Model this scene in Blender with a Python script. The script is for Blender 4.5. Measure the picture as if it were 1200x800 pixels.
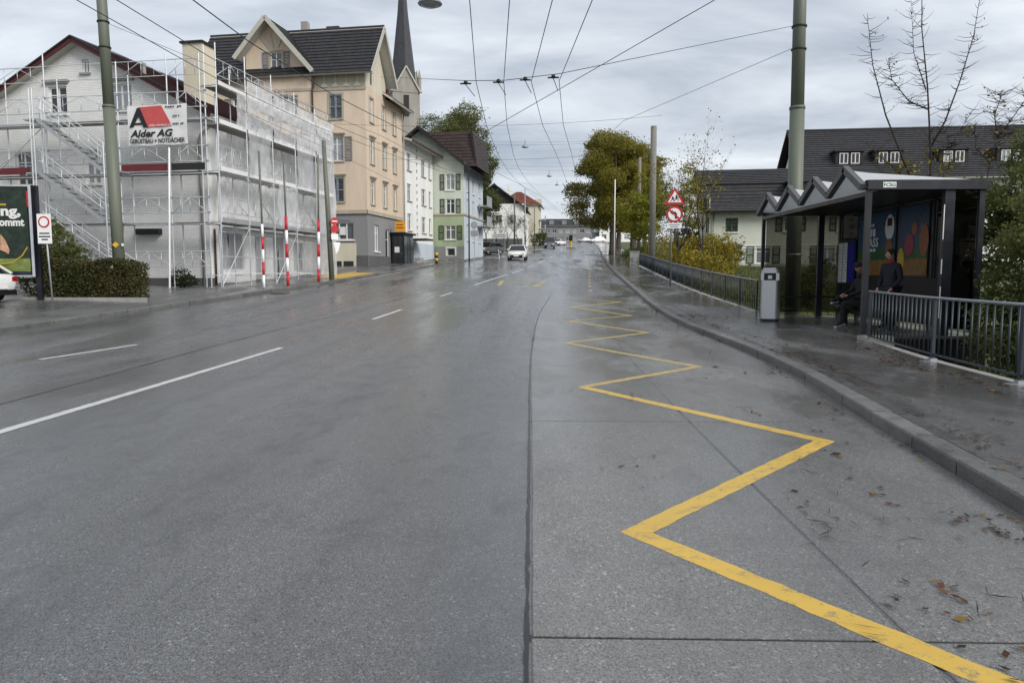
import bpy, bmesh, math, random
import numpy as np
from mathutils import Vector, Matrix, Euler

R = math.radians
random.seed(7)
rng = np.random.default_rng(11)
scn = bpy.context.scene
for o in list(bpy.data.objects):
    bpy.data.objects.remove(o)
C = scn.collection

# ------------------------------------------------------------------ camera, sky, sun, exposure
cam_d = bpy.data.cameras.new('camera')
cam_d.sensor_width = 36.0
cam_d.lens = 26.1
cam_d.clip_end = 3000
cam = bpy.data.objects.new('camera', cam_d)
C.objects.link(cam)
cam.location = (0, 0, 1.55)
cam.rotation_euler = (R(90 - 5.25), 0, R(1.45))
scn.camera = cam

SUN_EL, SUN_AZ = R(34), R(134)
world = bpy.data.worlds.new('World')
scn.world = world
world.use_nodes = True
wn, wl = world.node_tree.nodes, world.node_tree.links
wn.clear()
w_out = wn.new('ShaderNodeOutputWorld')
sky = wn.new('ShaderNodeTexSky')
sky.sky_type = 'NISHITA'
sky.sun_disc = False
sky.sun_elevation = SUN_EL
sky.sun_rotation = SUN_AZ
sky.dust_density = 4
bg_sky = wn.new('ShaderNodeBackground')
bg_sky.inputs['Strength'].default_value = 0.1
wl.new(sky.outputs[0], bg_sky.inputs['Color'])
tc = wn.new('ShaderNodeTexCoord')
sep = wn.new('ShaderNodeSeparateXYZ')
wl.new(tc.outputs['Generated'], sep.inputs[0])
def wmath(op, a, b=None, clamp=False):
    n = wn.new('ShaderNodeMath'); n.operation = op; n.use_clamp = clamp
    for i, v in enumerate((a, b)):
        if v is None: continue
        if isinstance(v, (int, float)): n.inputs[i].default_value = v
        else: wl.new(v, n.inputs[i])
    return n.outputs[0]
zc = wmath('ADD', wmath('MAXIMUM', sep.outputs[2], 0.0), 0.16)
comb = wn.new('ShaderNodeCombineXYZ')
wl.new(wmath('DIVIDE', sep.outputs[0], zc), comb.inputs[0])
wl.new(wmath('MULTIPLY', wmath('DIVIDE', sep.outputs[1], zc), 1.7), comb.inputs[1])
n1 = wn.new('ShaderNodeTexNoise')
n1.inputs['Scale'].default_value = 1.05
n1.inputs['Detail'].default_value = 7
n1.inputs['Roughness'].default_value = 0.56
n1.inputs['Distortion'].default_value = 0.35
wl.new(comb.outputs[0], n1.inputs['Vector'])
ramp = wn.new('ShaderNodeValToRGB')
ramp.color_ramp.elements[0].position = 0.32
ramp.color_ramp.elements[0].color = (0.235, 0.266, 0.315, 1)
ramp.color_ramp.elements[1].position = 0.66
ramp.color_ramp.elements[1].color = (0.49, 0.515, 0.545, 1)
wl.new(n1.outputs['Fac'], ramp.inputs[0])
bg_cloud = wn.new('ShaderNodeBackground')
bg_cloud.inputs['Strength'].default_value = 1.0
wl.new(ramp.outputs[0], bg_cloud.inputs['Color'])
wmix = wn.new('ShaderNodeMixShader')
wmix.inputs[0].default_value = 0.9
wl.new(bg_sky.outputs[0], wmix.inputs[1])
wl.new(bg_cloud.outputs[0], wmix.inputs[2])
wl.new(wmix.outputs[0], w_out.inputs['Surface'])

sun_d = bpy.data.lights.new('sun', 'SUN')
sun_d.energy = 1.5
sun_d.angle = R(25)
sun_d.color = (1.0, 0.97, 0.93)
sun = bpy.data.objects.new('sun', sun_d)
C.objects.link(sun)
sun.rotation_euler = (R(90) - SUN_EL, 0, R(180) - SUN_AZ)
sun.location = (0, 0, 60)
vs = scn.view_settings
vs.view_transform = 'Standard'
vs.look = 'None'
vs.exposure = 0.9
vs.gamma = 1
vs.use_curve_mapping = False
scn.cycles.max_bounces = 7
scn.cycles.transparent_max_bounces = 16
scn.cycles.use_denoising = True

# ------------------------------------------------------------------ terrain functions
def P(Y):
    a, b, s = 8., 30., .052
    if Y <= a: return 0.
    if Y >= b:
        if Y > 225:
            k = min(Y, 285) - 225
            return s * ((b - a) / 2 + 225 - b) + s * (k - k * k / 120)
        return s * ((b - a) / 2 + Y - b)
    t = (Y - a) / (b - a)
    return s * (b - a) * (t**3 - t**4 / 2)
def smooth_curve(pts):
    ys = np.array([p[0] for p in pts], float); xs = np.array([p[1] for p in pts], float)
    m = np.gradient(xs, ys)
    def f(Y):
        if Y <= ys[0]: return float(xs[0] + m[0] * (Y - ys[0]))
        if Y >= ys[-1]: return float(xs[-1] + m[-1] * (Y - ys[-1]))
        i = int(np.searchsorted(ys, Y)) - 1; i = max(i, 0)
        h = ys[i+1] - ys[i]; t = (Y - ys[i]) / h
        return float((2*t**3-3*t*t+1)*xs[i] + (t**3-2*t*t+t)*h*m[i] + (-2*t**3+3*t*t)*xs[i+1] + (t**3-t*t)*h*m[i+1])
    return f
KL = smooth_curve([(-20,-13.1),(5,-13.1),(18,-13.1),(23.6,-12.95),(27.1,-12.4),(31.4,-11.7),(38,-10.55),(51,-8.9),(62.6,-7.3),(84,-4.1),(108,-1.3),(147,1.0),(200,4.0),(400,15.)])
KR = smooth_curve([(-20,1.6),(-5,2.5),(4.76,3.17),(6.76,3.42),(8,3.58),(10.8,3.98),(14.4,4.2),(20,4.1),(24.4,4.16),(32.5,4.55),(44,5.17),(59.2,6.1),(83.5,7.95),(119,10.8),(162,14.),(200,16.5),(400,29.)])
CL = smooth_curve([(-20,-5.25),(7,-5.2),(15,-5.1),(21.8,-4.67),(25,-4.37),(30.4,-3.72),(37.4,-2.8),(43.2,-2.05),(48,-1.35),(75,1.6),(108,4.2),(147,7.),(200,10.),(400,22.)])
SR = smooth_curve([(-20,4.6),(0,5.35),(5,5.75),(9.4,6.12),(11.74,6.3),(15,6.75),(22.4,6.8),(30,6.8),(36,6.95),(46,7.5),(56,8.1),(62,8.9),(84,11.2),(119,14.4),(162,17.6),(200,20),(400,33)])

# ------------------------------------------------------------------ materials
MATS = {}
def new_mat(name):
    m = bpy.data.materials.new(name); m.use_nodes = True
    nt = m.node_tree
    return m, nt, nt.nodes, nt.links, nt.nodes['Principled BSDF']
def rgba(c): return (c[0], c[1], c[2], 1)
def mixcol(nt, fac, a, b, mode='MIX'):
    n = nt.nodes.new('ShaderNodeMix'); n.data_type = 'RGBA'; n.blend_type = mode
    for sock, v in ((n.inputs[0], fac), (n.inputs[6], a), (n.inputs[7], b)):
        if isinstance(v, (int, float)): sock.default_value = v
        elif isinstance(v, tuple): sock.default_value = rgba(v)
        else: nt.links.new(v, sock)
    return n.outputs[2]
def noise(nt, scale, detail=3, rough=.55, vec=None, stretch=None, dist=0):
    if vec is None:
        g = nt.nodes.new('ShaderNodeNewGeometry'); vec = g.outputs['Position']
    if stretch:
        mp = nt.nodes.new('ShaderNodeMapping'); mp.inputs['Scale'].default_value = stretch
        nt.links.new(vec, mp.inputs[0]); vec = mp.outputs[0]
    n = nt.nodes.new('ShaderNodeTexNoise'); n.inputs['Scale'].default_value = scale
    n.inputs['Detail'].default_value = detail; n.inputs['Roughness'].default_value = rough
    n.inputs['Distortion'].default_value = dist
    nt.links.new(vec, n.inputs['Vector'])
    return n.outputs['Fac']
def rampf(nt, fac, lo, hi, a=0., b=1.):
    n = nt.nodes.new('ShaderNodeMapRange'); n.clamp = True
    n.inputs['From Min'].default_value = lo; n.inputs['From Max'].default_value = hi
    n.inputs['To Min'].default_value = a; n.inputs['To Max'].default_value = b
    nt.links.new(fac, n.inputs['Value'])
    return n.outputs[0]
def bump(nt, fac, b, strength=.3, dist=.01):
    n = nt.nodes.new('ShaderNodeBump'); n.inputs['Strength'].default_value = strength
    n.inputs['Distance'].default_value = dist
    nt.links.new(fac, n.inputs['Height']); nt.links.new(n.outputs[0], b.inputs['Normal'])
    return n
def M(name, col, rough=.75, var=.15, scale=2.5, metal=0, spec=.4, bmp=0, bscale=30, streak=False, fine=.06, rnd=0):
    if name in MATS: return MATS[name]
    m, nt, nd, ln, b = new_mat(name)
    f = noise(nt, scale, 5, .6, stretch=(1, 1, .25) if streak else None)
    f2 = noise(nt, scale * 14, 2)
    c = mixcol(nt, rampf(nt, f, .25, .75), tuple(x * (1 - var) for x in col), tuple(min(1, x * (1 + var)) for x in col))
    c = mixcol(nt, rampf(nt, f2, .3, .7, 0, fine), c, (0, 0, 0))
    if rnd:
        oi = nd.new('ShaderNodeObjectInfo'); c = mixcol(nt, rampf(nt, oi.outputs['Random'], 0, 1, 0, rnd), c, tuple(.25 * x for x in col))
    ln.new(c, b.inputs['Base Color'])
    ln.new(rampf(nt, f, .2, .8, max(.03, rough - .1), min(1, rough + .1)), b.inputs['Roughness'])
    b.inputs['Metallic'].default_value = metal
    b.inputs['Specular IOR Level'].default_value = spec
    if bmp: bump(nt, noise(nt, bscale, 3), b, bmp, .01)
    MATS[name] = m
    return m
def asphalt(name, dark, light, wet_rough, dry_rough, patch=(.9, .1, 1), wet=(.42, .6), grain=1., tint=.25):
    """wet bituminous or concrete surface: aggregate grains, damp film that lies in patches, stains"""
    m, nt, nd, ln, b = new_mat(name)
    big = noise(nt, .8, 6, .62, stretch=patch, dist=.4)
    trk = noise(nt, 1.1, 3, .5, stretch=(1.0, .018, 1))
    mid = noise(nt, 2.6, 6, .68, stretch=(1, .55, 1), dist=.6)
    fine = noise(nt, 120, 3, .7)
    g = nd.new('ShaderNodeNewGeometry')
    def vor(scale):
        vo = nd.new('ShaderNodeTexVoronoi'); vo.inputs['Scale'].default_value = scale
        ln.new(g.outputs['Position'], vo.inputs['Vector'])
        sp = nd.new('ShaderNodeSeparateColor'); ln.new(vo.outputs['Color'], sp.inputs[0]); return vo.outputs['Distance'], sp
    d1, v1 = vor(120 * grain); d2, v2 = vor(62 * grain)
    c = mixcol(nt, rampf(nt, fine, .25, .75), dark, light)
    c = mixcol(nt, rampf(nt, v1.outputs[0], .55, .98, 0, .5), c, tuple(min(1, 1.75 * x) for x in light))
    c = mixcol(nt, rampf(nt, v2.outputs[0], .93, 1., 0, .7), c, tuple(min(1, 2.2 * x) for x in light))
    c = mixcol(nt, rampf(nt, v1.outputs[1], .62, .9, 0, .75), c, tuple(.3 * x for x in dark))
    c = mixcol(nt, rampf(nt, mid, .5, .72, 0, .5), c, tuple(.5 * x for x in dark))
    w = rampf(nt, big, wet[0], wet[1], 1, 0)
    c = mixcol(nt, w, c, mixcol(nt, tint + .1, c, tuple(.4 * x for x in dark)))
    c = mixcol(nt, rampf(nt, trk, .4, .62, 0, .22), c, tuple(.55 * x for x in dark))
    oi = nd.new('ShaderNodeObjectInfo')
    c = mixcol(nt, rampf(nt, oi.outputs['Random'], 0, 1, 0, .22), c, tuple(.6 * x for x in dark))
    ln.new(c, b.inputs['Base Color'])
    a = nd.new('ShaderNodeMath'); a.operation = 'ADD'
    ln.new(rampf(nt, w, 0, 1, dry_rough, wet_rough), a.inputs[0])
    ln.new(rampf(nt, trk, .35, .65, -.1, .1), a.inputs[1])
    a2 = nd.new('ShaderNodeMath'); a2.operation = 'ADD'; a2.use_clamp = True
    ln.new(a.outputs[0], a2.inputs[0]); ln.new(rampf(nt, mid, .3, .7, -.06, .08), a2.inputs[1])
    mx = nd.new('ShaderNodeMath'); mx.operation = 'MAXIMUM'; mx.inputs[1].default_value = .05; ln.new(a2.outputs[0], mx.inputs[0])
    ln.new(mx.outputs[0], b.inputs['Roughness'])
    b.inputs['Specular IOR Level'].default_value = .5
    hb = nd.new('ShaderNodeMath'); hb.operation = 'SUBTRACT'; ln.new(fine, hb.inputs[0]); ln.new(d1, hb.inputs[1])
    bn_ = bump(nt, hb.outputs[0], b, .5, .004); ln.new(rampf(nt, w, 0, 1, .6, .2), bn_.inputs['Strength'])
    MATS[name] = m
    return m
def paint(name, col, wear_lo, wear_hi, under=(.12, .12, .12), rough=.4):
    m, nt, nd, ln, b = new_mat(name)
    f = noise(nt, 9, 6, .7); f2 = noise(nt, 60, 3, .6)
    a = nd.new('ShaderNodeMath'); a.operation = 'MULTIPLY_ADD'; a.inputs[1].default_value = .5
    ln.new(f2, a.inputs[0]); ln.new(f, a.inputs[2])
    w = rampf(nt, a.outputs[0], wear_lo, wear_hi)
    c = mixcol(nt, rampf(nt, noise(nt, 2.2, 4), .3, .7), tuple(x * .84 for x in col), col)
    ln.new(mixcol(nt, w, c, under), b.inputs['Base Color'])
    b.inputs['Roughness'].default_value = rough
    bump(nt, f2, b, .25, .003)
    MATS[name] = m
    return m
def glass(name, tint, fac_ior=1.45, rough=.02, base=None, opac=0.):
    """thin see-through sheet: tinted transmission, Fresnel reflection, optional milky part"""
    m, nt, nd, ln, b = new_mat(name)
    tr = nd.new('ShaderNodeBsdfTransparent'); tr.inputs[0].default_value = rgba(tint)
    gl = nd.new('ShaderNodeBsdfGlossy'); gl.inputs['Roughness'].default_value = rough
    fr = nd.new('ShaderNodeFresnel'); fr.inputs[0].default_value = fac_ior
    mx = nd.new('ShaderNodeMixShader')
    ln.new(fr.outputs[0], mx.inputs[0]); ln.new(tr.outputs[0], mx.inputs[1]); ln.new(gl.outputs[0], mx.inputs[2])
    last = mx.outputs[0]
    if base:
        di = nd.new('ShaderNodeBsdfDiffuse'); di.inputs[0].default_value = rgba(base)
        tl = nd.new('ShaderNodeBsdfTranslucent'); tl.inputs[0].default_value = rgba(base)
        ad = nd.new('ShaderNodeMixShader'); ad.inputs[0].default_value = .5
        ln.new(di.outputs[0], ad.inputs[1]); ln.new(tl.outputs[0], ad.inputs[2])
        m2 = nd.new('ShaderNodeMixShader')
        ln.new(rampf(nt, noise(nt, 1.6, 4, .6), .3, .75, opac * .8, min(1, opac * 1.15)), m2.inputs[0])
        ln.new(last, m2.inputs[1]); ln.new(ad.outputs[0], m2.inputs[2]); last = m2.outputs[0]
    ln.new(last, nd['Material Output'].inputs['Surface'])
    MATS[name] = m
    return m
def leafmat(name, cols, trans=.35):
    m, nt, nd, ln, b = new_mat(name)
    at = nd.new('ShaderNodeAttribute'); at.attribute_name = 'leaf_rand'
    cr = nd.new('ShaderNodeValToRGB'); e = cr.color_ramp.elements
    while len(e) < len(cols): e.new(.5)
    for i, c in enumerate(cols):
        e[i].position = i / (len(cols) - 1); e[i].color = rgba(c)
    ln.new(at.outputs['Fac'], cr.inputs[0])
    ln.new(cr.outputs[0], b.inputs['Base Color'])
    b.inputs['Roughness'].default_value = .55
    b.inputs['Specular IOR Level'].default_value = .3
    tl = nd.new('ShaderNodeBsdfTranslucent'); ln.new(cr.outputs[0], tl.inputs[0])
    mx = nd.new('ShaderNodeMixShader'); mx.inputs[0].default_value = trans
    ln.new(b.outputs[0], mx.inputs[1]); ln.new(tl.outputs[0], mx.inputs[2])
    ln.new(mx.outputs[0], nd['Material Output'].inputs['Surface'])
    MATS[name] = m
    return m
def brickmat(name, col, mortar, bw=.25, bh=.075, depth=.5):
    m, nt, nd, ln, b = new_mat(name)
    t = nd.new('ShaderNodeTexCoord'); s = nd.new('ShaderNodeSeparateXYZ'); ln.new(t.outputs['Object'], s.inputs[0])
    cb = nd.new('ShaderNodeCombineXYZ')
    ad = nd.new('ShaderNodeMath'); ln.new(s.outputs[0], ad.inputs[0]); ln.new(s.outputs[1], ad.inputs[1])
    ln.new(ad.outputs[0], cb.inputs[0]); ln.new(s.outputs[2], cb.inputs[1])
    bt = nd.new('ShaderNodeTexBrick'); ln.new(cb.outputs[0], bt.inputs['Vector'])
    bt.inputs['Scale'].default_value = 1; bt.inputs['Brick Width'].default_value = bw; bt.inputs['Row Height'].default_value = bh
    bt.inputs['Mortar Size'].default_value = .012; bt.inputs['Mortar Smooth'].default_value = .3
    bt.inputs['Color1'].default_value = rgba(col); bt.inputs['Color2'].default_value = rgba(tuple(x * .9 for x in col))
    bt.inputs['Mortar'].default_value = rgba(mortar)
    c = mixcol(nt, rampf(nt, noise(nt, 1.3, 5, stretch=(1, 1, .4)), .35, .75, 0, .22), bt.outputs['Color'], tuple(x * .55 for x in col))
    ln.new(c, b.inputs['Base Color']); b.inputs['Roughness'].default_value = .8
    iv = nd.new('ShaderNodeMath'); iv.operation = 'SUBTRACT'; iv.inputs[0].default_value = 1; ln.new(bt.outputs['Fac'], iv.inputs[1])
    bump(nt, iv.outputs[0], b, depth, .015)
    MATS[name] = m
    return m
def tilemat(name, col, var=.35, rough=.6):
    """clay tiles: courses are modelled; single tiles get colour and a joint from a brick pattern"""
    m, nt, nd, ln, b = new_mat(name)
    t = nd.new('ShaderNodeTexCoord')
    s = nd.new('ShaderNodeSeparateXYZ'); ln.new(t.outputs['UV'], s.inputs[0])
    cb = nd.new('ShaderNodeCombineXYZ'); ln.new(s.outputs[0], cb.inputs[0]); ln.new(s.outputs[1], cb.inputs[1])
    bt = nd.new('ShaderNodeTexBrick'); ln.new(cb.outputs[0], bt.inputs['Vector'])
    bt.inputs['Scale'].default_value = 1; bt.inputs['Brick Width'].default_value = .26; bt.inputs['Row Height'].default_value = 1.
    bt.inputs['Mortar Size'].default_value = .025
    bt.inputs['Color1'].default_value = rgba(tuple(x * (1 + var) for x in col)); bt.inputs['Color2'].default_value = rgba(tuple(x * (1 - var) for x in col))
    bt.inputs['Mortar'].default_value = rgba(tuple(x * .3 for x in col))
    c = mixcol(nt, rampf(nt, noise(nt, .7, 5), .3, .7, 0, .5), bt.outputs['Color'], tuple(x * .6 for x in col))
    ln.new(c, b.inputs['Base Color']); b.inputs['Roughness'].default_value = rough
    bump(nt, bt.outputs['Fac'], b, -.6, .02)
    MATS[name] = m
    return m

asphalt('asphalt', (.096, .0975, .1), (.185, .187, .192), .1, .34, patch=(.55, .09, 1), grain=1.45)
asphalt('pavement', (.105, .103, .101), (.205, .201, .197), .06, .34, patch=(.8, .4, 1), wet=(.45, .63), grain=1.3)
asphalt('pavement_left', (.105, .104, .103), (.2, .198, .195), .15, .42, patch=(.8, .35, 1))
asphalt('concrete_slab', (.158, .155, .148), (.268, .263, .252), .04, .3, patch=(.75, .33, 1), wet=(.45, .63), grain=1.2)
paint('yellow_paint', (.64, .41, .055), .79, 1.0)
paint('yellow_worn', (.55, .38, .08), .7, .95, under=(.17, .165, .15))
paint('white_paint', (.62, .62, .60), .84, 1.05)
M('kerb_granite', (.2, .2, .19), .4, .35, 5, bmp=.7, bscale=70, fine=.5, rnd=.5)
M('concrete', (.3, .295, .28), .7, .22, 3, bmp=.3, bscale=60)
M('seam_tar', (.02, .02, .021), .35, .2, 8)
M('soil', (.055, .05, .03), .95, .35, 1.2, bmp=.6, bscale=14)
M('grass_base', (.075, .085, .03), .95, .3, .9, bmp=.5, bscale=20)
M('steel_pole', (.125, .14, .105), .55, .12, 1.5, spec=.5, streak=True)
M('concrete_pole', (.2, .195, .17), .85, .25, 1.5, streak=True)
M('galv', (.6, .62, .64), .42, .12, 3, metal=.45)
M('galv_dull', (.36, .38, .4), .5, .15, 3, metal=.4)
M('railing_paint', (.042, .052, .062), .45, .25, 3, metal=.2)
M('rail_top', (.30, .33, .35), .4, .2, 4, metal=.6)
M('black_frame', (.013, .015, .022), .35, .2, 4, spec=.5)
M('dark_panel', (.008, .009, .012), .4, .2, 4)
M('zig_frame', (.085, .087, .092), .42, .15, 3)
M('bin_steel', (.52, .53, .54), .33, .1, 3, metal=.85, streak=True)
M('rubber', (.012, .012, .012), .8, .2, 4)
M('white_trim', (.72, .72, .70), .6, .08, 2)
M('white_enamel', (.82, .82, .81), .35, .04, 2)
M('red_enamel', (.5, .025, .035), .35, .08, 2)
M('black_enamel', (.012, .012, .012), .4, .1, 3)
M('yellow_enamel', (.75, .45, .03), .4, .08, 3)
M('pane', (.022, .026, .03), .05, .3, .4, spec=.7)
M('pane_curtain', (.26, .28, .3), .12, .35, 1.1, spec=.7)
M('pane_blind', (.1, .11, .12), .07, .5, .6, spec=.7)
M('render_beige', (.62, .505, .39), .85, .13, 1.1, streak=True, fine=.1)
M('render_cream', (.6, .55, .43), .85, .13, 1.1, streak=True, fine=.1)
M('stucco_band', (.40, .36, .28), .85, .15, 1.5, streak=True)
M('render_grey', (.235, .235, .235), .85, .13, 1.1, streak=True, fine=.1)
M('render_grey_dark', (.1, .1, .1), .9, .15, 1)
M('render_white', (.8, .8, .775), .85, .13, 1.1, streak=True, fine=.1)
M('render_pale_green', (.55, .6, .51), .85, .13, 1.1, streak=True, fine=.1)
M('render_green', (.34, .41, .26), .85, .13, 1.1, streak=True, fine=.1)
M('render_blue_white', (.52, .58, .64), .85, .13, 1.1, streak=True, fine=.1)
M('render_yellow', (.6, .57, .45), .85, .13, 1.1, streak=True, fine=.1)
M('shutter_blue', (.2, .225, .26), .6, .12, 2)
M('shutter_green', (.035, .075, .04), .6, .15, 2)
M('shutter_dark', (.05, .06, .05), .6, .15, 2)
M('wood_red', (.075, .014, .016), .6, .2, 3)
M('soffit', (.46, .45, .4), .8, .1, 1.5)
M('gutter', (.3, .29, .27), .5, .15, 2, metal=.3)
M('pipe_brown', (.05, .025, .02), .5, .15, 2)
M('stone_grey', (.3, .28, .25), .9, .25, .7, bmp=.3, bscale=8, streak=True)
M('slate', (.035, .037, .043), .5, .3, 1.5)
M('slat_dark', (.022, .02, .019), .75, .25, 3)
M('bark', (.085, .07, .055), .95, .3, 3, bmp=.8, bscale=25)
M('bark_pale', (.21, .19, .15), .95, .4, 2, bmp=.6, bscale=20)
M('bark_dark', (.035, .028, .024), .95, .3, 4)
M('deck_wood', (.24, .225, .2), .8, .25, 3, rnd=.45)
M('deck_alu', (.45, .46, .47), .45, .12, 3, metal=.5)
M('toe_red', (.13, .02, .025), .6, .2, 3)
M('banner_cloth', (.72, .72, .71), .7, .06, 2, bmp=.3, bscale=5)
M('banner_red', (.55, .09, .09), .65, .12, 3)
M('skin', (.45, .25, .18), .55, .06, 8)
M('cloth_black', (.012, .012, .014), .85, .2, 9)
M('cloth_navy', (.016, .018, .028), .85, .2, 9)
M('cloth_red', (.2, .03, .035), .8, .15, 9)
M('wire', (.018, .018, .02), .5, .1, 4)
M('car_white', (.78, .78, .77), .25, .04, 1, spec=.6)
M('car_grey', (.12, .125, .13), .25, .08, 1, spec=.6, metal=.3)
M('car_dark', (.025, .027, .03), .22, .08, 1, spec=.6)
M('car_silver', (.4, .41, .42), .25, .08, 1, spec=.6, metal=.4)
M('car_glass', (.015, .018, .02), .04, .1, 1, spec=.8)
M('headlight', (.75, .77, .8), .08, .1, 4, spec=.8)
M('taillight', (.35, .01, .012), .15, .1, 4, spec=.7)
M('rim', (.3, .31, .32), .35, .1, 4, metal=.7)
M('orange_sign', (.75, .32, .02), .4, .08, 2)
M('poster_sky', (.015, .06, .13), .3, .25, 1.2)
M('poster_field', (.22, .11, .02), .35, .45, 5)
M('poster_green', (.02, .085, .025), .35, .5, 5)
M('poster_pink', (.28, .03, .07), .35, .2, 9)
M('poster_yellow', (.5, .34, .03), .35, .15, 6)
M('poster_orange', (.26, .09, .03), .35, .3, 6)
M('poster_white', (.7, .7, .68), .35, .06, 3)
M('poster_blue', (.01, .012, .22), .3, .15, 3)
M('poster_forest', (.018, .03, .02), .35, .8, 4)
M('poster_lawn', (.17, .22, .06), .35, .4, 5)
M('poster_dusk', (.02, .03, .05), .35, .3, 3)
M('poster_skin', (.5, .28, .18), .4, .3, 6)
M('granite_sett', (.11, .11, .105), .4, .35, 9, bmp=.7, bscale=40, fine=.5, rnd=.6)
brickmat('white_brick', (.82, .82, .8), (.6, .6, .58))
tilemat('tile_black', (.028, .027, .029))
tilemat('tile_grey', (.04, .039, .04))
tilemat('tile_brown', (.05, .03, .025))
tilemat('tile_red', (.2, .055, .03))
tilemat('tile_plum', (.07, .025, .028))
glass('roof_milky', (0, 0, 0), 1.3, .25, (.75, .77, .78), 1.4)  # milky translucent sheet, made so the roof undersides glow
glass('shelter_glass', (.42, .42, .40))
glass('net_film', (.97, .98, .99), 1.2, .25, (.98, .98, .985), .6)
glass('net_film_thin', (.97, .98, .99), 1.15, .3, (.96, .965, .98), .42)
leafmat('leaf_plane', [(.1, .11, .022), (.19, .185, .03), (.28, .24, .038), (.34, .26, .042)], .5)
leafmat('leaf_lime', [(.13, .145, .02), (.23, .24, .03), (.34, .31, .04)], .45)
leafmat('leaf_yellow', [(.11, .1, .012), (.24, .19, .02), (.38, .28, .03)])
leafmat('leaf_green', [(.055, .075, .022), (.1, .125, .035), (.16, .175, .055)], .45)
leafmat('leaf_olive', [(.08, .095, .03), (.15, .165, .05), (.22, .215, .075)], .5)
leafmat('leaf_hedge', [(.018, .03, .01), (.045, .06, .018), (.1, .085, .03), (.12, .06, .03)])
leafmat('leaf_dark', [(.012, .022, .012), (.025, .042, .018), (.045, .06, .025)])
leafmat('leaf_brown', [(.025, .017, .011), (.05, .028, .016), (.075, .04, .018)])
leafmat('leaf_litter', [(.018, .011, .008), (.05, .022, .012), (.1, .04, .02), (.2, .12, .02)], .1)
leafmat('grass_blades', [(.05, .07, .015), (.1, .115, .03), (.16, .15, .05)])

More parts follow.
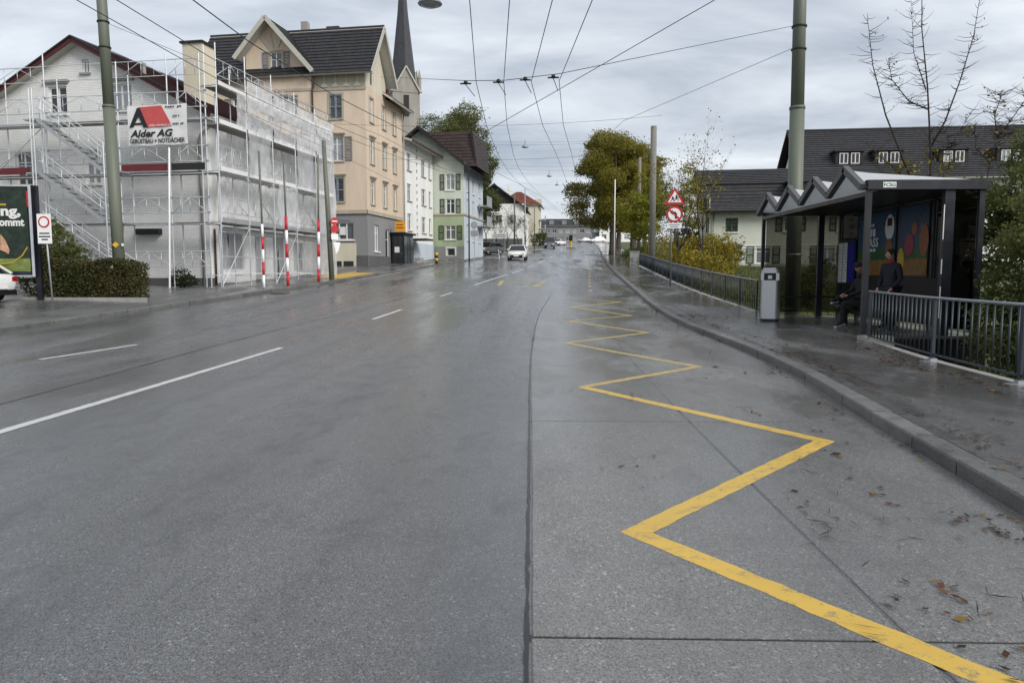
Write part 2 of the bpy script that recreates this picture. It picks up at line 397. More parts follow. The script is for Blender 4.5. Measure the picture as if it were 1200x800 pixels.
# ------------------------------------------------------------------ mesh helpers
class MB:
    def __init__(s): s.v = []; s.f = []; s.uv = {}
    def add(s, vs_, fs, uvs=None):
        n = len(s.v); s.v += [tuple(p) for p in vs_]
        for i, f in enumerate(fs):
            if uvs: s.uv[len(s.f)] = uvs[i]
            s.f.append(tuple(n + k for k in f))
        return s
    def box(s, x0, x1, y0, y1, z0, z1):
        return s.add([(x0,y0,z0),(x1,y0,z0),(x1,y1,z0),(x0,y1,z0),(x0,y0,z1),(x1,y0,z1),(x1,y1,z1),(x0,y1,z1)],
                     [(3,2,1,0),(4,5,6,7),(0,1,5,4),(1,2,6,5),(2,3,7,6),(3,0,4,7)])
    def bar(s, a, b, w, h, up=(0,0,1)):
        """box beam from a to b, w wide, h high"""
        a, b = Vector(a), Vector(b); d = (b - a)
        if d.length < 1e-6: return s
        d.normalize(); upv = Vector(up)
        if abs(d.dot(upv)) > .98: upv = Vector((0, 1, 0))
        r = d.cross(upv).normalized(); u = r.cross(d).normalized()
        vs_ = []
        for p in (a, b):
            for sx, sz in ((-1,-1),(1,-1),(1,1),(-1,1)):
                vs_.append(p + r * (sx * w / 2) + u * (sz * h / 2))
        return s.add(vs_, [(3,2,1,0),(4,5,6,7),(0,1,5,4),(1,2,6,5),(2,3,7,6),(3,0,4,7)])
    def tube(s, pts, r, n=8, cap=True):
        """tube through pts; r number or list"""
        pts = [Vector(p) for p in pts]; k = len(pts)
        rs = r if isinstance(r, (list, tuple)) else [r] * k
        base = len(s.v); prev = None
        for i, p in enumerate(pts):
            d = (pts[min(i + 1, k - 1)] - pts[max(i - 1, 0)]).normalized()
            a = Vector((1, 0, 0)) if abs(d.x) < .9 else Vector((0, 1, 0))
            if prev is not None: a = prev
            u = (a - d * a.dot(d)).normalized(); w = d.cross(u); prev = u
            for j in range(n):
                t = 2 * math.pi * j / n
                s.v.append(tuple(p + (u * math.cos(t) + w * math.sin(t)) * rs[i]))
        for i in range(k - 1):
            for j in range(n):
                a, b = base + i*n + j, base + i*n + (j+1) % n
                s.f.append((a, b, b + n, a + n))
        if cap:
            s.f.append(tuple(base + j for j in reversed(range(n))))
            s.f.append(tuple(base + (k-1)*n + j for j in range(n)))
        return s
    def lathe(s, prof, n=16, c=(0,0,0)):
        base = len(s.v)
        for r, z in prof:
            for j in range(n):
                t = 2 * math.pi * j / n
                s.v.append((c[0] + r*math.cos(t), c[1] + r*math.sin(t), c[2] + z))
        for i in range(len(prof) - 1):
            for j in range(n):
                a, b = base + i*n + j, base + i*n + (j+1) % n
                s.f.append((a, b, b + n, a + n))
        s.f.append(tuple(base + j for j in reversed(range(n))))
        s.f.append(tuple(base + (len(prof)-1)*n + j for j in range(n)))
        return s
    def prism(s, poly, axis, a, b):
        """poly of 2-D points extruded along axis ('x','y','z') from a to b"""
        k = len(poly)
        def pt(p, t): return {'x': (t, p[0], p[1]), 'y': (p[0], t, p[1]), 'z': (p[0], p[1], t)}[axis]
        return s.add([pt(p, a) for p in poly] + [pt(p, b) for p in poly],
                     [tuple(reversed(range(k))), tuple(range(k, 2*k))] + [(i, (i+1) % k, k + (i+1) % k, k + i) for i in range(k)])
    def mesh(s, name, mat, smooth=False, fix=True):
        me = bpy.data.meshes.new(name)
        me.from_pydata(s.v, [], s.f)
        if s.uv:
            uvl = me.uv_layers.new(name='UVMap')
            for fi, uvs in s.uv.items():
                for li, uv in zip(me.polygons[fi].loop_indices, uvs): uvl.data[li].uv = uv
        if fix:
            bm = bmesh.new(); bm.from_mesh(me)
            bmesh.ops.recalc_face_normals(bm, faces=bm.faces)
            bm.to_mesh(me); bm.free()
        for m in (mat if isinstance(mat, (list, tuple)) else [mat]):
            me.materials.append(MATS[m] if isinstance(m, str) else m)
        if smooth:
            me.polygons.foreach_set('use_smooth', [True] * len(me.polygons))
        me.update()
        return me
    def build(s, name, mat, parent=None, smooth=False, loc=None, rot=None, fix=True):
        return link(name, s.mesh(name, mat, smooth, fix), parent, loc, rot)
def link(name, me, parent=None, loc=None, rot=None, scale=None):
    o = bpy.data.objects.new(name, me); C.objects.link(o)
    if parent is not None: o.parent = parent
    if loc is not None: o.location = loc
    if rot is not None: o.rotation_euler = rot
    if scale is not None: o.scale = scale
    return o
def tag(o, label, cat, group=None):
    o['label'] = label; o['category'] = cat
    if group: o['group'] = group
    return o
def thing(name, label, cat, loc=(0,0,0), rz=0, group=None):
    o = bpy.data.objects.new(name, None); C.objects.link(o)
    o.empty_display_size = .2; o.location = loc; o.rotation_euler = (0, 0, rz)
    return tag(o, label, cat, group)
def structure(o): o['kind'] = 'structure'; return o
def stuff(o): o['kind'] = 'stuff'; return o
def copy_tree(o, parent=None):
    c = o.copy(); C.objects.link(c); c.parent = parent
    for ch in list(o.children): copy_tree(ch, c)
    return c
def B(x0, x1, y0, y1, z0, z1): return MB().box(x0, x1, y0, y1, z0, z1)
TEXTN = [0]
def text_mesh(txt, size, mat, bold=0., shear=0., space=1., depth=.002):
    cu = bpy.data.curves.new('lettering', 'FONT'); cu.body = txt; cu.size = size
    cu.offset = bold; cu.shear = shear; cu.space_character = space; cu.extrude = depth
    cu.align_x = 'LEFT'; cu.resolution_u = 3
    o = bpy.data.objects.new('lettering', cu); C.objects.link(o)
    dg = bpy.context.evaluated_depsgraph_get(); dg.update()
    me = bpy.data.meshes.new_from_object(o.evaluated_get(dg))
    bpy.data.objects.remove(o); bpy.data.curves.remove(cu)
    me.materials.clear(); me.materials.append(MATS[mat])
    return me
def text_on(txt, x, z, w, h, mat, parent, y=0, ang=0, name='lettering', **kw):
    """lettering standing in the x-z plane (facing -y), fitted to w x h with its lower left corner at x, z"""
    me = text_mesh(txt, 1., mat, **kw)
    co = np.empty(len(me.vertices) * 3); me.vertices.foreach_get('co', co); co = co.reshape(-1, 3)
    mn, mx = co.min(0), co.max(0)
    q = np.empty_like(co)
    q[:, 0] = (co[:, 0] - mn[0]) / (mx[0] - mn[0]) * w
    q[:, 2] = (co[:, 1] - mn[1]) / (mx[1] - mn[1]) * h
    q[:, 1] = -(co[:, 2] - mn[2])
    me.vertices.foreach_set('co', q.ravel()); me.update()
    return link(name, me, parent, (x + 0, y, z), (0, 0, ang))

# ------------------------------------------------------------------ setting: ground, road, pavements, kerbs
def rows(y0, y1, fine=.5):
    ys = []; y = y0
    while y < y1:
        ys.append(y); y += fine if y < 40 else (1.5 if y < 120 else 6)
    ys.append(y1)
    return ys
def sheet(name, mat, ys, cols, parent=None):
    """cols(Y) -> list of (X, Z); one strip mesh"""
    mb = MB(); n = None
    for y in ys:
        c = cols(y); n = len(c)
        mb.v += [(x, y, z) for x, z in c]
    for i in range(len(ys) - 1):
        for j in range(n - 1):
            a = i*n + j; mb.f.append((a, a+1, a+n+1, a+n))
    return mb.build(name, mat, parent, smooth=True, fix=False)
def sstep(a, b, x):
    t = min(1, max(0, (x - a) / (b - a))); return t * t * (3 - 2 * t)
def right_drop(Y): return 1.3 * (1 - sstep(14.5, 20, Y)) + .35 * sstep(14.5, 20, Y) * (1 - sstep(40, 55, Y))
def ground_cols(Y):
    p, kl, kr, sr = P(Y), KL(Y), KR(Y), SR(Y); d = right_drop(Y)
    L = [(kl-600, p+.3), (kl-200, p+.3), (kl-80, p+.3), (kl-40, p+.3), (kl-12, p+.26), (kl-6, p+.22), (kl-3.2, p+.12), (kl-2.5, p-.05), (kl+.5, p-.1),
         ((kl+kr)/2, p-.1), (kr-.5, p-.1), (sr-.4, p-.1), (sr+.1, p-.05 - d*.3), (sr+.9, p+.02-d), (sr+4, p+.05-d), (sr+10, p+.08-d*.7), (sr+22, p+.1), (sr+60, p+.1), (sr+200, p+.1), (sr+600, p+.1)]
    return L
structure(sheet('ground', 'grass_base', [-60, -30, -15] + rows(-8, 60, 1) + list(range(64, 300, 6)) + [300, 340, 420, 600, 900, 1500], ground_cols))
ROAD_ROWS = rows(-12, 420)
def road_cols(Y):
    kl, kr = KL(Y), KR(Y); p = P(Y)
    return [(kl + (kr - kl) * t / 16, p) for t in range(17)]
road = structure(sheet('road', 'asphalt', ROAD_ROWS, road_cols))
def left_walk(Y): return 3.2 if Y < 62 else max(1.2, 3.2 - (Y - 62) * .2)
pav_l = structure(sheet('pavement_left', 'pavement_left', rows(-12, 300), lambda Y: [(KL(Y)-.12 - left_walk(Y)*t/4, P(Y)+.115+.02*t) for t in range(4, -1, -1)]))
pav_r = structure(sheet('pavement_right', 'pavement', rows(-12, 300), lambda Y: [(KR(Y)+.12 + (SR(Y)-KR(Y)-.12)*t/5, P(Y)+.115+.012*t) for t in range(6)]))
# forecourt between the hedge and the house
structure(sheet('forecourt', 'pavement_left', rows(20, 60, 2), lambda Y: [(KL(Y)-14, P(Y)+.30), (KL(Y)-8, P(Y)+.255), (KL(Y)-3.1, P(Y)+.19)]))

# concrete bus bay of separate slabs
bay = bpy.data.objects.new('bus_bay', None); C.objects.link(bay); structure(bay)
JY = [-6.2, -1.58, 3.04, 7.69, 12.36, 16.98, 21.6, 26.2, 30.8]
def slab(y0, y1, xa, xb):
    mb = MB(); n = 14; g = .011
    wob = [random.uniform(-.006, .006) for _ in range(n+1)]
    for i in range(n + 1):
        y = y0 + g + (y1 - y0 - 2*g) * i / n; p = P(y)
        x0, x1 = xa(y) + g + wob[i]*.5, xb(y) - g
        mb.v += [(x0, y, p-.1), (x0, y, p+.002), (x0+.006, y, p+.006), (x1-.006, y, p+.006), (x1, y, p+.002), (x1, y, p-.1)]
    for i in range(n):
        for j in range(5):
            a = i*6 + j; mb.f.append((a, a+1, a+7, a+6))
    mb.f.append((0,1,2,3,4,5)); e = n*6; mb.f.append((e+5,e+4,e+3,e+2,e+1,e))
    return mb.build('slab', 'concrete_slab', bay)
SX = smooth_curve([(-20,0.02),(5,0.0),(14.7,.03),(23,.26),(30.7,.81),(40,1.6)])
LX = smooth_curve([(-20,1.72),(11,1.73),(17.3,1.93),(24.4,2.2),(31,2.55)])
for yj in JY[1:-1]:
    MB().add([(SX(yj), yj-.03, P(yj)+.0012), (KR(yj), yj-.03, P(yj)+.0012), (KR(yj), yj+.03, P(yj)+.0012), (SX(yj), yj+.03, P(yj)+.0012)], [(0,1,2,3)]).build('joint_filler', 'seam_tar', bay)
for a, b in zip(JY[:-1], JY[1:]):
    slab(a, b, SX, LX)
    slab(a, b, LX, lambda y: KR(y) + .01)

def strip_pts(pts, width, off, step=.09):
    """mitred painted strip through world points, following the road surface"""
    pts = [Vector((p[0], p[1])) for p in pts]; L, Rr = [], []
    n = len(pts)
    for i, p in enumerate(pts):
        d0 = (p - pts[i-1]).normalized() if i else None
        d1 = (pts[i+1] - p).normalized() if i < n-1 else None
        if d0 is None: d0 = d1
        if d1 is None: d1 = d0
        n0 = Vector((-d0.y, d0.x)); n1 = Vector((-d1.y, d1.x))
        m = (n0 + n1)
        if m.length < 1e-4: m = n0
        m.normalize(); k = min(4.5, 1 / max(.2, m.dot(n1)))
        L.append(p + m * (width/2*k)); Rr.append(p - m * (width/2*k))
    mb = MB()
    for i in range(n - 1):
        s = max(1, int((pts[i+1] - pts[i]).length / step))
        base = len(mb.v)
        for k in range(s + 1):
            t = k / s
            for a, b in ((L[i], L[i+1]), (Rr[i], Rr[i+1])):
                q = a.lerp(b, t) + Vector((random.gauss(0, .0035), random.gauss(0, .0035))); mb.v.append((q.x, q.y, P(q.y) + off))
        for k in range(s):
            a = base + 2*k; mb.f.append((a, a+1, a+3, a+2))
    return mb
zz = [(2.62, 1.54), (.635, 4.34), (2.715, 6.82), (.7, 10.04), (2.77, 12.26), (.77, 16.0), (2.87, 18.28), (1.1, 21.4), (3.09, 23.0), (1.44, 25.94), (3.35, 27.98), (1.6, 29.6)]
strip_pts(zz[:4] , .155, .0075).build('zigzag_marking', 'yellow_paint', bay)
strip_pts(zz[3:], .15, .0075).build('zigzag_marking', 'yellow_worn', bay)
def lane(name, f, y0, y1, w=.13, mat='white_paint', off=.004):
    n = max(1, int((y1 - y0) / 1.5)); ys = [y0 + (y1 - y0) * i / n for i in range(n + 1)]
    return strip_pts([(f(y), y) for y in ys], w, off).build(name, mat, road)
for a, b in [(2, 15), (21.8, 25), (30.4, 32.6), (37.2, 47), (49, 54), (57, 61), (65, 74), (80, 84), (90, 94), (100, 104), (112, 117), (124, 129)]:
    lane('lane_line', CL, a, b)
lane('lane_line', lambda y: -8.79 + (y - 13) * .17, 13.0, 15.5, .12)
lane('lane_line', lambda y: KL(y) + .35, 40.5, 50, .1)
lane('repair_seam', smooth_curve([(0,-6.1),(8.5,-6.3),(16.2,-6.62),(22,-6.18),(26.5,-5.57),(32.4,-4.74),(40,-3.4),(48,-1.9)]), 1, 47, .035, 'seam_tar', .003)
lane('repair_seam', lambda y: SX(y) - .012, -6, 31, .02, 'seam_tar', .005)
for k in range(34):                                    # dotted yellow line
    y = 33.2 + k * 2.6 * (1 + k * .012)
    if y > 140: break
    f = smooth_curve([(30,2.5),(34,2.72),(46.8,3.68),(87,6.8),(141,10.7)])
    lane('dotted_line', f, y, y + 1.0, .13, 'yellow_worn')
for x0, x1, y in [(-2.0, .1, 38.4), (-1.75, -.4, 40.6)]:
    strip_pts([(x0, y), (x1, y + .35)], .22, .004).build('stop_bar', 'yellow_worn', road)
strip_pts([(-1.6, 37), (-1.55, 40.8)], .2, .0045).build('stop_bar', 'yellow_worn', road)
for x, y in [(.15, 36.2), (.45, 38.6), (4.6, 90), (5.2, 98)]:
    strip_pts([(x, y), (x + .35, y + 1.6)], .3, .004).build('arrow_marking', 'yellow_worn', road)
strip_pts([(7.2, 116), (9.4, 121)], .5, .004).build('arrow_marking', 'yellow_worn', road)
mb = MB()                                              # yellow pavement marking by the grey shop
def ytri(pts):
    mb.v += [(x, y, P(y) + .121 + .025 * (KL(y) - .12 - x)) for x, y in pts]; n = len(mb.v); mb.f.append(tuple(range(n - len(pts), n)))
for k in range(6):
    ya, yb = 40.6 + k, 41.6 + k
    ytri([(KL(ya) - 1.9, ya), (KL(ya) - .3, ya), (KL(yb) - .3, yb), (KL(yb) - 1.9, yb)])
mb.build('waiting_area_marking', 'yellow_paint', pav_l)
# manhole, drains
def grate(x, y, w, l, rz=0):
    m = MB().box(-w/2, w/2, -l/2, -l/2+.04, -.03, .004).box(-w/2, w/2, l/2-.04, l/2, -.03, .004).box(-w/2, -w/2+.04, -l/2+.04, l/2-.04, -.03, .004).box(w/2-.04, w/2, -l/2+.04, l/2-.04, -.03, .004)
    for k in range(7):
        u = -w/2 + .06 + (w-.12)*k/6; m.box(u-.012, u+.012, -l/2+.04, l/2-.04, -.03, .002)
    m.box(-w/2+.04, w/2-.04, -l/2+.04, l/2-.04, -.05, -.03)
    o = m.build('drain_grate', 'black_enamel', None, loc=(x, y, P(y) + .008), rot=(math.atan((P(y+.5)-P(y-.5))), 0, rz))
    return o
g1 = grate(3.72, 30.4, .55, .7); tag(g1, 'dark iron drain grate in the road at the bay end', 'drain')
g2 = grate(3.62, 25.2, .6, .55); tag(g2, 'dark iron drain grate set in the bus bay beside the kerb', 'drain')
mh = MB().lathe([(.36, -.03), (.36, .004), (.33, .006), (.32, .003)], 24)
tag(mh.build('manhole_cover', 'black_enamel', None, loc=(-10.9, 31.9, P(31.9) + .002), rot=(.04, 0, 0)), 'round iron manhole cover in the road near the striped poles', 'manhole cover')

# kerbs: single granite stones near by, a run beyond
def kerb(name, f, side, y0, y1, yfar, length):
    root = bpy.data.objects.new(name, None); C.objects.link(root); structure(root)
    w, h, bv = .2, .125, .02
    pr = [(0, -.15), (0, h-bv), (bv*.5, h-.003), (bv, h), (w, h), (w, -.15)]
    me = MB().prism([(side * a, b) for a, b in pr], 'y', 0, 1).mesh('kerb_stone', 'kerb_granite')
    y = y0
    while y < y1:
        l = length * random.uniform(.85, 1.12)
        a = Vector((f(y), y, P(y))); b = Vector((f(y + l), y + l, P(y + l))); d = b - a
        o = link('kerb_stone', me, root, a + Vector((random.uniform(-.006, .006), 0, random.uniform(-.005, .004))))
        o.rotation_euler = (math.atan2(d.z, math.hypot(d.x, d.y)), 0, -math.atan2(d.x, d.y))
        o.scale = (1, d.length - random.uniform(.018, .03), 1)
        y += l
    mb = MB(); k = len(pr); ys = []
    while y < yfar: ys.append(y); y += 3
    for yy in ys: mb.v += [(f(yy) + side*a, yy, P(yy) + b) for a, b in pr]
    for i in range(len(ys) - 1):
        for j in range(k - 1):
            a = i*k + j; mb.f.append((a, a+1, a+k+1, a+k))
    stuff(mb.build('kerb_run', 'kerb_granite', root))
    return root
kerb('kerb_right', KR, 1, 1.5, 60, 300, 1.0)
kerb('kerb_left', KL, -1, 12, 80, 300, 1.15)
sett = bpy.data.objects.new('sett_row', None); C.objects.link(sett); structure(sett)
me = B(0, .14, 0, 1, -.08, .122).mesh('sett', 'granite_sett')
y = 2.0
while y < 34:
    l = random.uniform(.5, .62)
    a = Vector((KR(y) + .21, y, P(y))); b = Vector((KR(y+l) + .21, y+l, P(y+l))); d = b - a
    o = link('sett', me, sett, a, (math.atan2(d.z, d.y), 0, -math.atan2(d.x, d.y)), (1, d.length - .012, 1)); y += l

# ------------------------------------------------------------------ foliage helpers
def leaf_mesh(name, centers, sizes, mat, aspect=.62, droop=.0):
    """one quad (bent) per leaf; centers Nx3, sizes N"""
    n = len(centers)
    d = rng.normal(size=(n, 3)); d[:, 2] -= droop; d /= np.linalg.norm(d, axis=1)[:, None]
    a = rng.normal(size=(n, 3)); r = np.cross(d, a); r /= np.linalg.norm(r, axis=1)[:, None] + 1e-9
    s = sizes[:, None]
    c = centers
    v = np.stack([c - d*s*.5, c + r*s*aspect*.5, c + d*s*.5, c - r*s*aspect*.5], 1).reshape(-1, 3)
    me = bpy.data.meshes.new(name)
    me.vertices.add(4*n); me.vertices.foreach_set('co', v.ravel())
    me.loops.add(4*n); me.loops.foreach_set('vertex_index', np.arange(4*n))
    me.polygons.add(n); me.polygons.foreach_set('loop_start', np.arange(0, 4*n, 4)); me.polygons.foreach_set('loop_total', np.full(n, 4))
    me.update(calc_edges=True)
    at = me.attributes.new('leaf_rand', 'FLOAT', 'FACE')
    clump = np.sin(c[:, 0]*2.1) * np.cos(c[:, 1]*1.7 + c[:, 2]*2.3)
    at.data.foreach_set('value', np.clip(rng.beta(2, 2, n) * .75 + .125 + clump * .13, 0, 1).astype(np.float32))
    me.materials.append(MATS[mat])
    return me
def blob_pts(n, c, r, shell=.55):
    d = rng.normal(size=(n, 3)); d /= np.linalg.norm(d, axis=1)[:, None]
    rad = (shell + (1 - shell) * rng.random(n)) ** .8
    lob = 1 + .22*np.sin(d[:, 0]*5 + c[0]*3) * np.cos(d[:, 1]*6 + c[1]) + .15*np.sin(d[:, 2]*9 + c[2]*2)
    rad = rad * lob * np.where(rng.random(n) < .16, rng.uniform(1.0, 1.4, n), 1.0)
    return np.array(c) + d * rad[:, None] * np.array(r)
def crown_pts(n, blobs, shell=.5):
    vol = np.array([b[1][0]*b[1][1]*b[1][2] for b in blobs]) ** (2/3); k = (vol / vol.sum() * n).astype(int) + 1
    return np.concatenate([blob_pts(kk, b[0], b[1], shell) for kk, b in zip(k, blobs)])
def rand_blobs(k, c, r, rb, zmin=None):
    out = []
    for _ in range(k):
        d = rng.normal(size=3); d /= np.linalg.norm(d); t = rng.random() ** .45
        p = np.array(c) + d * t * np.array(r); s = rb * rng.uniform(.6, 1.25)
        if zmin is not None and p[2] < zmin: p[2] = zmin + rng.random()
        out.append((tuple(p), (s*rng.uniform(.9, 1.3), s*rng.uniform(.9, 1.3), s*rng.uniform(.65, .95))))
    return out
def branch(mb, a, d, length, r, depth, spread=.55, up=.15, n=6, kids=3, tips=None, taper=.72):
    a = Vector(a); d = Vector(d).normalized(); pts = [a]; rs = [r]; segs = 4
    for i in range(segs):
        j = Vector((random.gauss(0, .09), random.gauss(0, .09), random.gauss(0, .05) + up * .2))
        d = (d + j).normalized(); pts.append(pts[-1] + d * (length / segs)); rs.append(r * (1 - (1 - taper*.75) * (i + 1) / segs))
    mb.tube(pts, rs, n)
    if tips is not None and depth <= 1: tips.extend(tuple(p) for p in pts[1:])
    if depth <= 0: return
    for k in range(kids):
        t = random.uniform(.35, 1.0) if k else 1.0
        i = min(segs, max(1, int(round(t * segs))))
        az = random.uniform(0, 6.283); side = Vector((math.cos(az), math.sin(az), random.uniform(-.1, .5)))
        nd = (d + side * spread).normalized()
        branch(mb, pts[i], nd, length * random.uniform(.5, .75), rs[i] * .62, depth - 1, spread, up, max(4, n - 1), kids, tips, taper)
def tree(name, label, base, h_trunk, r_trunk, blobs, n, leaf, mat, bark='bark', group=None, limbs=6, shell=.5, lean=(0, 0)):
    t = thing(name, label, 'tree', base, 0, group); b = Vector(base)
    mb = MB(); top = Vector((lean[0], lean[1], h_trunk))
    mb.tube([(0, 0, -.3), (0, 0, h_trunk*.15), top*.55, top], [r_trunk*1.35, r_trunk*1.05, r_trunk*.85, r_trunk*.65], 9)
    for bl in sorted(blobs, key=lambda q: -q[1][0])[:limbs*2]:
        q = Vector(bl[0]); s = top * random.uniform(.7, 1)
        m = s.lerp(q, .5) + Vector((random.uniform(-.3, .3), random.uniform(-.3, .3), .3))
        mb.tube([s, m, q], [r_trunk*.38, r_trunk*.22, r_trunk*.06], 6)
    mb.build('trunk', bark, t, smooth=True)
    pts = crown_pts(n, blobs, shell)
    link('crown', leaf_mesh('crown', pts, rng.uniform(.6, 1.3, len(pts)) * leaf, mat), t)
    return t
def bush(name, label, base, blobs, n, leaf, mat, cat='shrub', core=True, group=None, shell=.75, stems='bark_dark'):
    t = thing(name, label, cat, base, 0, group)
    mb = MB()
    for i in range(9):
        q = Vector(random.choice(blobs)[0]); mb.tube([(random.uniform(-.2, .2), random.uniform(-.2, .2), -.1), q*.6, q], [.03, .02, .008], 5)
    mb.build('stems', stems, t)
    pts = crown_pts(n, blobs, shell); pts = pts[pts[:, 2] > .02]
    link('foliage', leaf_mesh('foliage', pts, rng.uniform(.6, 1.3, len(pts)) * leaf, mat), t)
    return t

# ------------------------------------------------------------------ building helpers
MESHC = {}
def cached(key, fn):
    if key not in MESHC: MESHC[key] = fn()
    return MESHC[key]
def shutter_mesh(w, h, mat):
    def f():
        m = MB(); t = .06
        m.box(-w/2, -w/2+t, -.045, 0, 0, h).box(w/2-t, w/2, -.045, 0, 0, h).box(-w/2+t, w/2-t, -.045, 0, 0, t).box(-w/2+t, w/2-t, -.045, 0, h-t, h).box(-w/2+t, w/2-t, -.045, 0, h/2-.04, h/2+.04)
        n = max(4, int(h / .11))
        for k in range(n):
            z = t + (h - 2*t) * (k + .5) / n
            m.bar((-w/2+t, -.022, z), (w/2-t, -.022, z), .05, .012, (0, .6, 1))
        return m.mesh('shutter', mat)
    return cached(('sh', round(w, 2), round(h, 2), mat), f)
def window(parent, ox, oy, ang, u, z, w, h, depth=.16, frame='white_trim', mull=1, trans=True, shutter=None, smat='shutter_blue', sill=None, cap=None, surround=None, pane='pane', arch=False, door=False):
    """window in a facade whose frame is at ox, oy turned by ang; u centre, z lower edge"""
    if pane in ('pane', 'pane_curtain'): pane = random.choice(('pane', 'pane', 'pane_curtain', 'pane_blind'))
    ca, sa = math.cos(ang), math.sin(ang)
    loc = (ox + u*ca, oy + u*sa, z); rot = (0, 0, ang)
    def fr():
        m = MB(); t = .07; d0, d1 = depth - .06, depth
        m.box(-w/2, -w/2+t, d0, d1, 0, h).box(w/2-t, w/2, d0, d1, 0, h).box(-w/2+t, w/2-t, d0, d1, 0, t).box(-w/2+t, w/2-t, d0, d1, h-t, h)
        for k in range(mull):
            x = -w/2 + w*(k+1)/(mull+1); m.box(x-.045, x+.045, d0-.004, d1, t, h-t)
        if trans and h > 1.0: m.box(-w/2+t, w/2-t, d0+.004, d1, h*.68, h*.68+.045)
        return m.mesh('window', frame)
    o = link('door' if door else 'window', cached(('fr', round(w,2), round(h,2), depth, frame, mull, trans), fr), parent, loc, rot)
    pm = cached(('pn', round(w,2), round(h,2), depth, pane), lambda: B(-w/2+.02, w/2-.02, depth-.03, depth-.015, .02, h-.02).mesh('pane', pane))
    link('pane', pm, o)
    if sill: link('sill', cached(('sl', round(w,2), sill), lambda: B(-w/2-.1, w/2+.1, -.1, depth*.6, -.09, -.001).mesh('sill', sill)), o)
    if cap: link('cornice', cached(('cp', round(w,2), cap), lambda: MB().box(-w/2-.14, w/2+.14, -.12, -.002, .12, .2).box(-w/2-.2, w/2+.2, -.18, -.002, .2, .27).mesh('cornice', cap)), o, (0, 0, h))
    if surround:
        link('surround', cached(('sr', round(w,2), round(h,2), surround), lambda: MB().box(-w/2-.13, -w/2, -.035, -.001, 0, h+.13).box(w/2, w/2+.13, -.035, -.001, 0, h+.13).box(-w/2, w/2, -.035, -.001, h, h+.13).mesh('surround', surround)), o)
    if shutter == 'open':
        for s in (-1, 1): link('shutter', shutter_mesh(w/2+.02, h, smat), o, (s*(w*.75+.16), -.01, 0))
    if shutter == 'closed':
        for s in (-1, 1): link('shutter', shutter_mesh(w/2-.01, h-.02, smat), o, (s*w*.25, .03, .01))
    return o
def facade(parent, ox, oy, ang, width, z0, z1, wins, mat, depth=.16, clips=(), zones=None, name='wall'):
    """wall with real openings; wins: dicts for window(); clips: [(u, z, nu, nz)] keep the side the normal points away from"""
    us = sorted({0., float(width)} | {round(w['u'] + s*w['w']/2, 3) for w in wins for s in (-1, 1)})
    zs = sorted({float(z0), float(z1)} | {round(w['z'], 3) for w in wins} | {round(w['z'] + w['h'], 3) for w in wins})
    mb = MB()
    def hole(uc, zc_): return any(abs(uc - w['u']) < w['w']/2 and w['z'] < zc_ < w['z'] + w['h'] for w in wins)
    for a, b in zip(us[:-1], us[1:]):
        for c, d in zip(zs[:-1], zs[1:]):
            if not hole((a+b)/2, (c+d)/2): mb.add([(a,0,c),(b,0,c),(b,0,d),(a,0,d)], [(0,1,2,3)])
    for w in wins:
        a, b, c, d = w['u']-w['w']/2, w['u']+w['w']/2, w['z'], w['z']+w['h']; e = depth
        mb.add([(a,0,c),(b,0,c),(b,0,d),(a,0,d),(a,e,c),(b,e,c),(b,e,d),(a,e,d)], [(0,4,5,1),(1,5,6,2),(2,6,7,3),(3,7,4,0),(4,7,6,5)])
    me = mb.mesh(name, mat, fix=False)
    if clips:
        bm = bmesh.new(); bm.from_mesh(me)
        for (u, z, nu, nz) in clips:
            bmesh.ops.bisect_plane(bm, geom=bm.verts[:] + bm.edges[:] + bm.faces[:], plane_co=(u, 0, z), plane_no=(nu, 0, nz), clear_outer=True)
        bm.to_mesh(me); bm.free()
    o = link(name, me, parent, (ox, oy, 0), (0, 0, ang))
    for w in wins:
        k = dict(w); u, z, ww, hh = k.pop('u'), k.pop('z'), k.pop('w'), k.pop('h')
        if not k.pop('blank', False): window(parent, ox, oy, ang, u, z, ww, hh, depth=depth, **k)
    return o
def roof_plane(mb, deck, a, b, c, d, n, lift=.045, thick=.16):
    """tile courses from the eave a-b up to the ridge d-c, on a deck slab"""
    a, b, c, d = map(Vector, (a, b, c, d)); nrm = (b - a).cross(d - a if (d-a).length > .01 else c - a).normalized()
    if nrm.z < 0: nrm = -nrm
    w0 = (b - a).length
    for i in range(n):
        t0, t1 = i/n, (i+1)/n
        l0, r0, l1, r1 = a.lerp(d, t0), b.lerp(c, t0), a.lerp(d, t1), b.lerp(c, t1)
        dirn = (b - a).normalized()
        u = lambda p: (p - a).dot(dirn)
        hi = nrm * lift
        mb.add([l0 + hi, r0 + hi, r1, l1, l0, r0], [(0,1,2,3), (4,5,1,0)],
               [[(u(l0), i+.05), (u(r0), i+.05), (u(r1), i+.95), (u(l1), i+.95)], [(u(l0), i), (u(r0), i), (u(r0), i+.04), (u(l0), i+.04)]])
    e = nrm * -.004; f = nrm * -thick
    deck.add([a+e, b+e, c+e, d+e, a+f, b+f, c+f, d+f], [(0,1,2,3),(7,6,5,4),(0,4,5,1),(1,5,6,2),(2,6,7,3),(3,7,4,0)])
